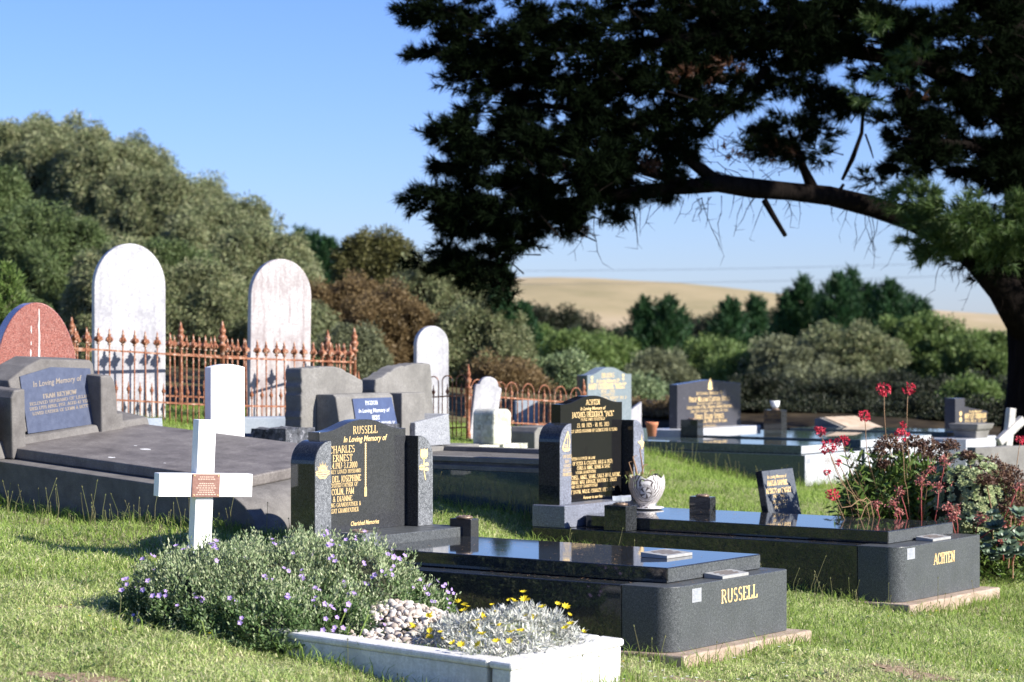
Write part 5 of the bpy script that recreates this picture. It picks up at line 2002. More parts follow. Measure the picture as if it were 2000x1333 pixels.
# purple flowered shrub
def purple_shrub():
    r = np.random.default_rng(21)
    cx, cy = -1.22, 12.30
    cz_ = gz(cx, cy)
    g = empty('flowering_shrub', 'broad grey green shrub dotted with small purple flowers in the foreground', 'shrub', (cx, cy, cz_))
    lobes = [((-.02, 0, .0), (.60, .60, .41)), ((.40, .02, .02), (.42, .40, .40)), ((-.36, -.05, .0), (.40, .48, .39)), ((.70, .12, -.05), (.22, .26, .27)), ((.02, -.42, -.05), (.50, .36, .29)), ((.2, .2, .02), (.45, .4, .40)), ((-.60, -.12, -.03), (.24, .30, .25)), ((.34, -.42, -.05), (.32, .30, .24)), ((-.2, .15, .0), (.40, .4, .40))]
    Cs, Us = [], []
    for i, (c, rd) in enumerate(lobes):
        n = int(52000 * rd[0] * rd[1] / .5)
        C, U = mound_points(n, c, rd, r, .78, 1.0, -.15, .10, i)
        Cs.append(C)
        Us.append(U)
    C = np.concatenate(Cs)
    U = np.concatenate(Us)
    # thin it into sprigs: keep where clump noise is high
    f = np.sin(C[:, 0] * 26 + 1) * np.sin(C[:, 1] * 24) * np.sin(C[:, 2] * 28 + 2)
    k = r.uniform(-.7, .5, len(C)) < f + .42
    C, U = C[k], U[k]
    C[:, 2] = np.maximum(C[:, 2], .0)
    top = C[:, 2] + r.normal(0, .06, len(C)) > .20
    leafy('foliage', C[top], U[top], .024, .009, 'shrub_leaf', r, .6, .45, g)
    leafy('low_foliage', C[~top], U[~top], .028, .012, 'shrub_leaf_deep', r, .65, .35, g)
    # upright sprigs on the surface
    S_, SU = [], []
    for i, (c, rd) in enumerate(lobes):
        a, b = mound_points(int(420 * rd[0] * rd[1] / .4), c, rd, r, .97, 1.04, .1, .10, i)
        S_.append(a)
        SU.append(b)
    S_ = np.concatenate(S_)
    SU = np.concatenate(SU)
    CC, DD = [], []
    for j in range(11):
        off = SU * (.003 * j) + np.array([0, 0, .0035 * j]) + r.normal(0, .005, S_.shape)
        CC.append(S_ + off)
        DD.append(SU)
    leafy('sprigs', np.concatenate(CC), np.concatenate(DD), .020, .008, 'shrub_leaf', r, .6, .6, g)
    core = MB()
    for c, rd in lobes:
        core.blob((c[0], c[1], c[2]), tuple(x * .80 for x in rd), 3, .1, int(c[0] * 10) + 3)
    obj('twigs', core, 'bush_dark', g, 0, True)
    # flowers: many on the right flank, scattered elsewhere
    proto = None
    allC, allU = [], []
    k = 0
    rr_ = random.Random(2)
    tot = 0
    small = []
    while tot < 96 + 90:
        i = rr_.choices(range(len(lobes)), weights=[1.8, 6, 2.2, 7, 2.5, .6, 1.6, 3, 1])[0]
        c, rd = lobes[i]
        a, b = mound_points(3, c, rd, r, 1.03, 1.10, .05, .10, i)
        p, u = a[0], b[0]
        if u[1] > .15 or p[2] < .02:
            continue
        for (c2, rd2) in lobes:
            q = (p - np.array(c2)) / np.array(rd2)
            if (q ** 2).sum() < .8:
                break
        else:
            reps = 1 if rr_.random() < .55 else rr_.choice((2, 3))
            for _ in range(reps):
                if tot >= 96 + 90:
                    break
                pp = p + u * .02 + r.normal(0, .014, 3) * (reps > 1)
                if tot >= 96:
                    small.append(pp)
                    tot += 1
                    continue
                if proto is None:
                    proto = put('flower', flowers5(.0150, .3, 5, .85).mesh('flower'), 'purple_petal', g, fix=False)
                    o = proto
                else:
                    o = proto.copy()
                    COL.objects.link(o)
                    o.parent = g
                o.location = pp
                dv = Vector(u) + Vector((.2, -.5, .5)) + Vector(r.normal(0, .35, 3))
                o.rotation_euler = dv.to_track_quat('Z', 'Y').to_euler()
                s_ = rr_.uniform(.75, 1.15)
                o.scale = (s_, s_, s_)
                tot += 1
    SP = np.array(small)
    nrm_ = norm(np.array([.3, -.7, .6]) + r.normal(0, .3, SP.shape))
    t1 = norm(np.cross(nrm_, r.normal(size=SP.shape)))
    t2 = np.cross(nrm_, t1)
    Vf = []
    for k in range(5):
        a = 2 * math.pi * k / 5
        c_ = t1 * math.cos(a) + t2 * math.sin(a)
        s_ = -t1 * math.sin(a) + t2 * math.cos(a)
        Vf.append(np.stack([SP, SP + c_ * .006 + s_ * .004 + nrm_ * .003, SP + c_ * .011 + nrm_ * .004, SP + c_ * .006 - s_ * .004 + nrm_ * .003], 1).reshape(-1, 3))
    tag(quads('small_flowers', np.concatenate(Vf), 4, 'purple_petal', g), kind='stuff')
    # long grass leaves growing through
    P = np.stack([r.uniform(-.8, .5, 34), r.uniform(-.78, -.45, 34), np.zeros(34)], 1)
    n = len(P)
    h = r.uniform(.06, .22, n)
    d = norm(r.normal(size=(n, 3)) * np.array([1, 1, 0.01])) * (h * r.uniform(.5, 1.3, n))[:, None]
    side = np.array([.0028, .001, 0])
    upv = np.zeros((n, 3))
    upv[:, 2] = h
    A, B, C_ = P, P + upv * .7 + d * .3, P + upv * .85 + d
    V = np.stack([A - side, A + side, B + side, B - side, B - side, B + side, C_ + side * .2, C_ - side * .2], 1).reshape(-1, 3)
    quads('grass_leaves', V, 4, 'grass_lush', g)


purple_shrub()


# silver leaved plant with yellow flowers in the marble kerb
def silver_plant():
    r = np.random.default_rng(31)
    c0 = MK @ Vector((-.46, .46, .15))
    g = empty('silver_plant', 'low silver leaved plant with yellow daisy flowers inside the marble kerb', 'plant', c0, R(-33))
    lobes = [((.06, .05, 0), (.36, .36, .17)), ((-.20, .10, -.01), (.22, .30, .14)), ((.18, -.18, -.02), (.22, .24, .10)), ((.02, .24, 0), (.3, .2, .18))]
    S_, U_ = [], []
    for i, (c, rd) in enumerate(lobes):
        a, b = mound_points(int(700 * rd[0] * rd[1] / .16), c, rd, r, .75, 1.03, .0, .14, i)
        S_.append(a)
        U_.append(b)
    S_ = np.concatenate(S_)
    U_ = np.concatenate(U_)
    k = (S_[:, 0] > -.64) & (S_[:, 0] < .40) & (np.abs(S_[:, 1]) < .42)
    S_, U_ = S_[k], U_[k]
    CC, DD = [], []
    for j in range(9):
        ra = norm(r.normal(size=S_.shape) + U_ * .6 + np.array([0, 0, .3]))
        CC.append(S_ + ra * .004)
        DD.append(ra)
    C = np.concatenate(CC)
    D = np.concatenate(DD)
    quads('foliage', leaf_quads(C, D, .045 * r.uniform(.5, 1.2, len(C)), .0075, r), 4, 'silver_leaf', g)
    core = MB()
    for c, rd in lobes[:2]:
        core.blob(c, tuple(x * .75 for x in rd), 3, .1, 3)
    obj('stems', core, 'succulent_leaf', g, 0, True)
    rr_ = random.Random(5)
    proto = None
    tot = 0
    while tot < 58:
        i = rr_.randrange(4)
        c, rd = lobes[i]
        a, b = mound_points(2, c, rd, r, 1.0, 1.05, .1, .10, i)
        p, u = a[0] + b[0] * .045 + np.array([0, 0, .02]), b[0]
        if not (-.6 < p[0] < .40 and -.44 < p[1] < .36) or u[1] > .25 or p[2] < .06:
            continue
        if proto is None:
            m = flowers5(.021, .45, 8, .5)
            proto = put('flower', m.mesh('flower'), 'yellow_petal', g, fix=False)
            o = proto
        else:
            o = proto.copy()
            COL.objects.link(o)
            o.parent = g
        o.location = p
        dv = Vector(u) * .4 + Vector((0, -.2, .8)) + Vector(r.normal(0, .4, 3))
        o.rotation_euler = dv.to_track_quat('Z', 'Y').to_euler()
        s_ = rr_.uniform(.6, 1.2)
        o.scale = (s_, s_, s_)
        tot += 1
    # green grass tufts along the near side of the kerb
    n = 700
    P = np.stack([r.uniform(-.62, .20, n), r.normal(-.33, .04, n), np.full(n, -.02)], 1)
    P = P[(np.abs(P[:, 0] + .25) > .0)]
    n = len(P)
    h = r.uniform(.03, .085, n)
    d = norm(r.normal(size=(n, 3)) * np.array([1, 1, .01])) * (h * .5)[:, None]
    side = norm(r.normal(size=(n, 3)) * np.array([1, 1, .01])) * .0022
    upv = np.zeros((n, 3))
    upv[:, 2] = h
    A, B, C_ = P, P + upv * .6 + d * .3, P + upv + d
    V = np.stack([A - side, A + side, B + side, B - side, B - side, B + side, C_ + side * .2, C_ - side * .2], 1).reshape(-1, 3)
    quads('grass_tuft', V, 4, 'grass_lush', g)


silver_plant()


# ------------------------------------------------------------------ plants at the right
def ray_pt(px, py, d):
    return at(px, py, d)


def orchid_plant():
    """dark leafy plant with tall wiry stems carrying red flower heads"""
    r = np.random.default_rng(41)
    base_ = at(1790, 1085, 17.6)
    base_.z = gz(base_.x, base_.y)
    g = empty('red_flowering_plant', 'leafy plant with tall wiry stems topped by red flower clusters', 'plant', base_)
    heads = [(1727, 760, 17.3, 1.0), (1775, 760, 17.9, .85), (1688, 813, 17.2, .85), (1600, 842, 17.0, .75), (1618, 874, 16.7, 1.05), (1645, 862, 17.2, .9), (1762, 849, 17.0, .9), (1765, 830, 17.2, .35), (1626, 966, 16.6, .8), (1616, 922, 16.6, .35), (1638, 905, 16.8, .4), (1993, 858, 17.6, .7)]
    rr_ = random.Random(8)
    for i, (px, py, d, s_) in enumerate(heads):
        hp = at(px, py, d) - base_
        dxp = {0: 1738, 1: 1765, 2: 1706, 3: 1660, 4: 1672, 5: 1700, 6: 1775, 7: 1780, 8: 1700, 9: 1690, 10: 1700, 11: 1970}[i]
        mid1 = at(dxp, min(py + 140, 980), d + .1) - base_
        mid0 = at((px + dxp) / 2 + rr_.uniform(-8, 8), py + 70, d) - base_
        root_ = Vector((.1 * rr_.uniform(-1, 1) + (1.1 if i == 11 else -.1), .1, .25))
        m = MB()
        root_ = Vector((mid1.x * .85, mid1.y * .85, min(.12, mid1.z * .4)))
        pts = [root_, mid1, mid0, hp]
        # smooth the stem
        sm = []
        for k in range(len(pts) - 1):
            for t in (0, .33, .66):
                a = pts[max(k - 1, 0)]
                b, c = pts[k], pts[k + 1]
                dd = pts[min(k + 2, len(pts) - 1)]
                t2, t3 = t * t, t * t * t
                sm.append(.5 * ((2 * b) + (c - a) * t + (2 * a - 5 * b + 4 * c - dd) * t2 + (3 * b - a - 3 * c + dd) * t3) + Vector((rr_.uniform(-.006, .006), 0, 0)))
        sm.append(pts[-1])
        m.tube(sm, .0030, 5)
        st = obj('stem', m, 'dry_stem', g, 0, True)
        nfl = int(34 * s_ * s_) + 6
        Rr = .053 * s_
        C = norm(r.normal(size=(nfl, 3))) * (Rr * r.uniform(.45, 1.0, nfl) ** .6)[:, None] * np.array([1, 1, .85]) + np.array(hp)
        Vs = []
        for k in range(5):
            D = norm(norm(C - np.array(hp)) * .5 + r.normal(size=C.shape) * .8)
            Vs.append(leaf_quads(C, D, .019 + 0 * C[:, 0], .011, r))
        quads('flower_head', np.concatenate(Vs), 4, 'red_petal', st)
    # leafy shoots: paired leaves along arching stems
    allV, stemm = [], MB()
    shoots = []
    for px, py in ((1665, 880), (1700, 905), (1668, 935), (1712, 940), (1745, 925), (1760, 900), (1790, 930), (1650, 960), (1690, 985), (1720, 1010), (1660, 1005), (1745, 985), (1780, 975), (1800, 905), (1815, 950), (1770, 1020), (1800, 1030), (1640, 985), (1690, 950), (1730, 960)):
        for _ in range(5):
            shoots.append(at(px + rr_.uniform(-18, 18), py + rr_.uniform(-14, 14), 17.3 + rr_.uniform(-.35, .6)) - base_)
    for tip in shoots:
        root_ = Vector((tip.x * .35 + rr_.uniform(-.05, .05), tip.y * .5, .02))
        mid = (root_ + tip) / 2 + Vector((-.02, 0, .05))
        pts = [root_, mid, tip]
        stemm.tube(pts, [.004, .0035, .002], 4)
        for k in range(16):
            t = .35 + .65 * k / 15
            p = root_ * (1 - t) ** 2 + mid * 2 * t * (1 - t) + tip * t * t
            ax = (tip - root_).normalized()
            sd = ax.cross(Vector((rr_.uniform(-.3, .3), 1, rr_.uniform(-.3, .3)))).normalized() * (1 if k % 2 else -1)
            D = (ax * .8 + sd).normalized()
            N = D.cross(Vector((rr_.uniform(-1, 1), rr_.uniform(-1, 1), 1))).normalized()
            L = rr_.uniform(.055, .095)
            allV += [p, p + D * L * .5 + N * .013, p + D * L, p + D * L * .5 - N * .013]
    quads('leaves', np.array([tuple(v) for v in allV]), 4, 'orchid_leaf', g)
    obj('leafy_stems', stemm, 'dry_stem', g)
    c = at(1760, 1010, 17.9) - base_
    C, U = mound_points(5000, (c.x, c.y, c.z - .02), (.36, .3, .30), r, .3, 1.0, -.5, .1)
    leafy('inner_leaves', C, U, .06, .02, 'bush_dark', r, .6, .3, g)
    c = at(1755, 965, 17.4) - base_
    C, U = mound_points(3600, (c.x, c.y, c.z), (.40, .25, .26), r, .5, 1.02, -.6, .16, 3)
    leafy('side_leaves', C, U, .065, .018, 'orchid_leaf', r, .7, .35, g)
    c = at(1710, 1000, 17.5) - base_
    C, U = mound_points(1800, (c.x, c.y, c.z), (.24, .22, .18), r, .5, 1.02, -.4, .16, 5)
    leafy('low_leaves', C, U, .06, .017, 'orchid_leaf', r, .7, .35, g)


orchid_plant()


def brown_head_plant(label, pts, base_px, d, seed, greens=True):
    r = np.random.default_rng(seed)
    rr_ = random.Random(seed)
    b = at(base_px[0], base_px[1], d)
    b.z = gz(b.x, b.y)
    g = empty('dried_flower_plant', label, 'plant', b, group='dried brown flower heads of the right hand bed')
    for (px, py, s_) in pts:
        hp = at(px, py, d + rr_.uniform(-.25, .25)) - b
        m = MB()
        q = Vector((hp.x * .6, hp.y * .6, max(.05, hp.z - .45)))
        m.tube([q, (q + hp) / 2 + Vector((rr_.uniform(-.02, .02), 0, 0)), hp], [.006, .005, .004], 5)
        for k in range(9):
            e = hp + Vector((rr_.uniform(-1, 1), rr_.uniform(-1, 1), rr_.uniform(-.1, .9))) * .075 * s_
            m.tube([hp - Vector((0, 0, .05 * s_)), e], .0022, 4)
        st = obj('stem', m, 'dry_stem', g)
        n = int(430 * s_)
        C = norm(r.normal(size=(n, 3))) * np.array([1.15, 1, .55]) * (.085 * s_ * r.uniform(.35, 1, n) ** .5)[:, None]
        C[:, 2] = C[:, 2] - (C[:, 0] ** 2 + C[:, 1] ** 2) * 3.5
        C = C + np.array(hp)
        quads('flower_head', leaf_quads(C, norm(r.normal(size=C.shape)), .023, .012, r), 4, 'brown_head', st)


brown_head_plant('dried brown branching flower heads above the leafy red flowered plant', [(1735, 862, 1.1), (1715, 885, .8), (1760, 880, .7), (1785, 862, .9), (1805, 885, .9), (1820, 868, .9), (1840, 890, 1.0), (1855, 868, .8), (1775, 905, .7), (1830, 912, .8), (1725, 905, .6), (1798, 905, .6)], (1800, 1060), 17.5, 51)
brown_head_plant('dried red brown flower heads with drooping tips at the far right', [(1935, 905, 1.1), (1950, 930, 1.0), (1972, 920, 1.0), (1985, 945, 1.1), (1960, 960, 1.0), (1995, 975, 1.0), (1975, 985, 1.1), (1925, 935, .8), (1945, 975, .8), (1990, 1005, .9), (1890, 888, .6)], (1960, 1090), 17.0, 52)


def succulents():
    r = np.random.default_rng(61)
    rr_ = random.Random(61)

    def rosette(mb_list, p, s_, nrm, k=16):
        ax = nrm.normalized()
        t1 = ax.cross(Vector((.3, .2, .9))).normalized()
        t2 = ax.cross(t1)
        for ring, (cnt, ln, el) in enumerate(((7, 1.0, .35), (6, .75, .8), (5, .45, 1.5))):
            for j in range(cnt):
                a = 2 * math.pi * j / cnt + ring * .5
                d = (t1 * math.cos(a) + t2 * math.sin(a) + ax * el).normalized()
                sd = d.cross(ax).normalized() if abs(d.dot(ax)) < .98 else t1
                L = s_ * ln
                w_ = s_ * .34 * ln
                mb_list += [p, p + d * L * .6 + sd * w_, p + d * L, p + d * L * .6 - sd * w_]

    b = at(1880, 1090, 17.0)
    b.z = gz(b.x, b.y)
    g = empty('succulent_shrub', 'pale green rosette succulent shrub in the right hand bed', 'succulent', b)
    V = []
    c = at(1888, 975, 17.2) - b
    for i in range(330):
        u = Vector(r.normal(size=3)).normalized()
        if u.y > .5:
            u.y = -u.y
        p = c + Vector((u.x * .30, u.y * .28, u.z * .34 - .02))
        if p.z < .02:
            continue
        rosette(V, p, rr_.uniform(.024, .042), u + Vector((0, -.3, .5)))
    quads('rosettes', np.array([tuple(v) for v in V]), 4, 'succulent_leaf', g)
    m = MB().blob(tuple(c - Vector((0, 0, .05))), (.25, .24, .29), 3, .1, 4)
    obj('stems', m, 'bush_dark', g, 0, True)
    # agave like leaves low at the right
    b2 = at(1960, 1085, 16.6)
    b2.z = gz(b2.x, b2.y)
    g2 = empty('agave', 'blue green fleshy leaved succulents low in the right hand corner bed', 'succulent', b2)
    V = []
    for (px, py, s_) in ((1945, 1030, .09), (1985, 1045, .10), (1920, 1050, .07), (1965, 1080, .08), (1990, 1005, .09), (1935, 1085, .07), (1905, 1020, .08), (1960, 1050, .08), (1975, 1065, .07), (1950, 1065, .07), (1925, 1072, .06), (1992, 1080, .08), (1940, 1005, .06)):
        rosette(V, at(px, py, 16.7 + rr_.uniform(-.15, .2)) - b2, s_, Vector((rr_.uniform(-.3, .3), -.4, 1)))
        rosette(V, at(px + 8, py + 8, 16.8) - b2, s_ * .8, Vector((rr_.uniform(-.3, .3), -.4, 1)))
    quads('leaves', np.array([tuple(v) for v in V]), 4, 'agave_leaf', g2)
        # coral flower stems
    b3 = at(1800, 1080, 16.7)
    b3.z = gz(b3.x, b3.y)
    g3 = empty('coral_flower_plant', 'fleshy pink stems with coral bell flowers at the far end of the second polished grave', 'plant', b3)
    spec = [(1800, 1015, 1715 + 85, 940, 1.0), (1822, 1020, 1834, 950, .8), (1775, 1010, 1757, 960, .5), (1755, 1010, 1745, 985, .6), (1760, 1010, 1755, 1000, .5), (1720, 1005, 1712, 985, .45),
            (1870, 1040, 1866, 1000, .9), (1855, 1030, 1850, 990, .7), (1870, 1040, 1858, 1010, .6), (1905, 1035, 1915, 1015, .9), (1910, 1040, 1960, 1022, .6), (1970, 1025, 1998, 1018, .6), (1955, 1010, 1990, 950, .5), (1835, 935, 1845, 900, .6), (1790, 930, 1820, 915, .5), (1960, 1080, 1958, 1060, .5), (1975, 1090, 1990, 1062, .4)]
    for (x0, y0, x1, y1, s_) in spec:
        p0 = at(x0, y0 + 15, 16.75) - b3
        p1 = at(x1, y1, 16.75) - b3
        m = MB()
        m.tube([p0, (p0 + p1) / 2 + Vector((rr_.uniform(-.01, .01), 0, 0)), p1], [.0045, .004, .0035], 6)
        st = obj('stem', m, 'coral_stem', g3, 0, True)
        n = int(42 * s_) + 8
        C = np.array(p1) + r.normal(0, .022 * s_ + .006, (n, 3)) * np.array([1, 1, .9])
        quads('flower_head', np.concatenate([leaf_quads(C, norm(r.normal(size=C.shape) + np.array([0, 0, -.4])), .022, .011, r) for _ in range(2)]), 4, 'coral_petal', st)
    # dark leafy undergrowth of the bed
    b4 = at(1850, 1080, 17.4)
    b4.z = gz(b4.x, b4.y)
    g4 = empty('bed_undergrowth', 'dark low undergrowth filling the right hand flower bed', 'undergrowth', b4)
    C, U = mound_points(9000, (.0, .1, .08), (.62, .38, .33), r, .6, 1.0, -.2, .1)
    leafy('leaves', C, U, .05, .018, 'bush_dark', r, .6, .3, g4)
    C, U = mound_points(4000, (.28, -.05, .05), (.40, .34, .40), r, .6, 1.0, -.2, .1, 3)
    leafy('green_leaves', C, U, .05, .016, 'orchid_leaf', r, .6, .3, g4)


succulents()


# ------------------------------------------------------------------ ceramic pot on the ACHTEN ledger
def ornate_pot():
    MA = mat_of((2.47, 15.4, 0), YAW)
    x_, y_ = -2.495, .915
    p = MA @ Vector((x_, y_, .3862))
    g = empty('ceramic_pot', 'carved grey and white ceramic pot with a scalloped rim and dead plants', 'flower pot', p, R(-97))
    m = MB()
    n = 40
    prof = [(.062, .006), (.062, .022), (.056, .03), (.080, .055), (.112, .10), (.132, .155), (.134, .20), (.124, .232)]
    vs = []
    for r_, z in prof:
        for k in range(n):
            a = 2 * math.pi * k / n
            sc_ = 0.0 if z < .195 else 1.0
            vs.append((r_ * math.cos(a), r_ * math.sin(a), z + (.030 * sc_ * (abs(math.sin(a * 3)) - .3) if z > .21 else 0)))
    fs = []
    for i in range(len(prof) - 1):
        for k in range(n):
            fs.append((i * n + k, i * n + (k + 1) % n, (i + 1) * n + (k + 1) % n, (i + 1) * n + k))
    fs.append(tuple(range(n))[::-1])
    m.add(vs, fs)
    me = m.mesh('body')
    o = put('body', me, None, g, smooth=True)
    q = NT('carved_pot')
    co = q.coord()
    sep = q.n('ShaderNodeSeparateXYZ')
    q.l(co, sep.inputs[0])
    # medallion on the side facing the foot of the grave, rings round it
    ay = q.math('MULTIPLY', sep.outputs['Y'], 1.0)
    dz = q.math('SUBTRACT', sep.outputs['Z'], .125)
    rad = q.math('SQRT', q.math('ADD', q.math('MULTIPLY', ay, ay), q.math('MULTIPLY', dz, dz)))
    ang = q.math('ARCTAN2', dz, ay)
    rings = q.math('SINE', q.math('MULTIPLY', rad, 330.0))
    rays = q.math('SINE', q.math('ADD', q.math('MULTIPLY', ang, 5.0), q.math('MULTIPLY', rad, 60.0)))
    teeth = q.math('SINE', q.math('MULTIPLY', ang, 34.0))
    inner = q.math('LESS_THAN', rad, .040)
    band = q.math('MULTIPLY', q.math('GREATER_THAN', rad, .047), q.math('LESS_THAN', rad, .062))
    outer = q.math('GREATER_THAN', rad, .062)
    wv = q.n('ShaderNodeTexWave', Scale=26.0, Distortion=5.0, Detail=2.0)
    q.l(co, wv.inputs['Vector'])
    pat = q.math('ADD', q.math('MULTIPLY', inner, q.math('GREATER_THAN', rays, .45)),
                 q.math('ADD', q.math('MULTIPLY', band, q.math('GREATER_THAN', teeth, .1)), q.math('MULTIPLY', outer, q.math('GREATER_THAN', wv.outputs['Fac'], .62))), clamp=True)
    ringl = q.math('MULTIPLY', q.math('GREATER_THAN', rad, .040), q.math('LESS_THAN', rad, .045))
    pat = q.math('ADD', pat, ringl, clamp=True)
    col = q.mix(pat, (.60, .57, .55), (.07, .055, .055))
    q.principled(col, .6, .4, normal=q.bump(pat, -.6, .004))
    me.materials.append(q.m)
    obj('soil', MB().lathe([(.12, .185), (.001, .20)], 20), 'soil', o)
    rr_ = random.Random(3)
    m = MB()
    for (ax, bx, h, rr0) in ((-.06, -.10, .20, .010), (-.09, -.13, .16, .006), (-.02, -.05, .26, .007), (0.0, .03, .10, .006), (-.05, -.02, .14, .008)):
        pts = [(0.02, ax, .18), (.02, (ax + bx) / 2, .18 + h * .6), (.02, bx, .18 + h), (.02, bx + .03, .18 + h * 1.05)]
        m.tube(pts, [rr0, rr0 * .8, rr0 * .5, .002], 6)
    obj('dead_stems', m, 'dry_stem', g, 0, True)
    r = np.random.default_rng(4)
    C = np.stack([r.normal(0, .05, 260), r.normal(-.02, .05, 260), r.uniform(.19, .25, 260)], 1)
    quads('dry_leaves', leaf_quads(C, norm(r.normal(size=C.shape) + np.array([0, 0, .6])), .04, .006, r), 4, 'grass_blade', g)
    sd = obj('saucer', MB().lathe([(.05, 0), (.11, .004), (.125, .012), (.122, .015), (.09, .009), (.02, .007)], 32), 'ceramic_white', None, 0, True)
    sd.location = p
    tag(sd, 'pale ceramic saucer under the carved pot with dead plants', 'saucer')


ornate_pot()
# crumpled foil beside the pot
MA = mat_of((2.47, 15.4, 0), YAW)
o = rock_box((0, 0, 0), (.13, .09, .03), 0, 31, 'foil_wrap', 'crumpled_foil', None, .010)
q = MA @ Vector((-2.18, .10, .52))
o.location = q
tag(o, 'crumpled silvery wrapper on the black vase block beside the carved pot', 'wrapper')


# ------------------------------------------------------------------ trees
def crown_leaves(blobs, dens, r, kpx, droop, sr):
    """leaves gathered in small clumps over the lobes of a crown; kpx is the size of one picture pixel there"""
    Cs, Us = [], []
    for (c, rd) in blobs:
        c = np.array(c)
        rd = np.array(rd)
        area = rd[0] * rd[2] / kpx ** 2
        k = max(8, int(area / 260))
        cu = norm(r.normal(size=(k, 3)))
        cu[:, 1] = np.where((cu[:, 1] > .35), -cu[:, 1], cu[:, 1])
        cc = c + cu * rd * r.uniform(.80, 1.03, k)[:, None]
        n = int(area * 1.15 * dens)
        idx = r.integers(0, k, n)
        u = norm(r.normal(size=(n, 3)))
        u[:, 2] = np.where(u[:, 2] < -.3, u[:, 2] * .4, u[:, 2])
        s = sr * r.uniform(.6, 1.3, k)[idx]
        q = r.uniform(.3, 1.0, n) ** .6
        C = cc[idx] + u * (s * q)[:, None]
        t = r.uniform(0, 1, n) ** 2
        C[:, 2] -= droop * s * 1.6 * t
        Cs.append(C)
        Us.append(norm(u + cu[idx] * .6))
        # a looser layer all over the lobe so that no inner wood shows bare
        n2 = int(n * .35)
        v = norm(r.normal(size=(n2, 3)))
        Cs.append(c + v * rd * r.uniform(.72, .95, n2)[:, None])
        Us.append(v)
    return np.concatenate(Cs), np.concatenate(Us)


def bg_tree(name, label, cat, px, py_top, d, wpx, hpx, mat, seed, group, blobs=6, lnp=14, wdp=3.5, droop=.4, dens=1.0, base_z=None, trunk=True, core='inner_twigs'):
    """crown whose top stands at the picture point, at distance d; width and height measured in picture pixels"""
    r = np.random.default_rng(seed)
    rr_ = random.Random(seed)
    k = d / FPX
    ln, wd = lnp * k, wdp * k
    top = at(px, py_top, d)
    w_, h_ = wpx * k, hpx * k
    gb = gz(top.x, top.y) if base_z is None else base_z
    g = empty(name, label, cat, (top.x, top.y, gb), 0, group)
    ct = top.z - gb
    bl = [((0, 0, ct - h_ * .50), (w_ * .36, w_ * .30, h_ * .48)), ((w_ * .16, 0, ct - h_ * .26), (w_ * .26, w_ * .22, h_ * .22)), ((-w_ * .17, 0, ct - h_ * .24), (w_ * .25, w_ * .22, h_ * .21))]
    for i in range(blobs):
        a = 2 * math.pi * i / blobs + rr_.uniform(-.4, .4)
        zz = ct - h_ * rr_.uniform(.22, .80)
        bl.append(((w_ * .30 * math.cos(a), w_ * .26 * math.sin(a), zz), (w_ * rr_.uniform(.16, .24), w_ * .2, h_ * rr_.uniform(.17, .27))))
    sr = 24 * k
    C, U = crown_leaves(bl, dens, r, k, droop, sr)
    C[:, 2] = np.maximum(C[:, 2], .05)
    D = norm(U * .5 + norm(r.normal(size=U.shape)) * .7 + np.array([0, 0, .15 - droop]))
    n = len(C)
    quads('crown', leaf_quads(C, D, ln * r.uniform(.6, 1.4, n), wd * r.uniform(.7, 1.3, n), r), 4, mat, g)
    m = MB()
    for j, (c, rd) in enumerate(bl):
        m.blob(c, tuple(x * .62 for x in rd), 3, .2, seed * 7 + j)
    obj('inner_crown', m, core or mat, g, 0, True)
    if trunk:
        m = MB()
        m.tube([(0, 0, -.1), (.05, 0, ct * .3), (-.03, .02, ct * .7)], [.05 + w_ * .03, .04 + w_ * .02, .03], 8)
        for j in range(4):
            a = j * 1.6 + seed
            m.tube([(0.03, 0, ct * .25), (w_ * .2 * math.cos(a), w_ * .2 * math.sin(a), ct * .6)], [.03 + w_ * .01, .02], 6)
        obj('trunk', m, 'tree_bark', g, 0, True)
    return g


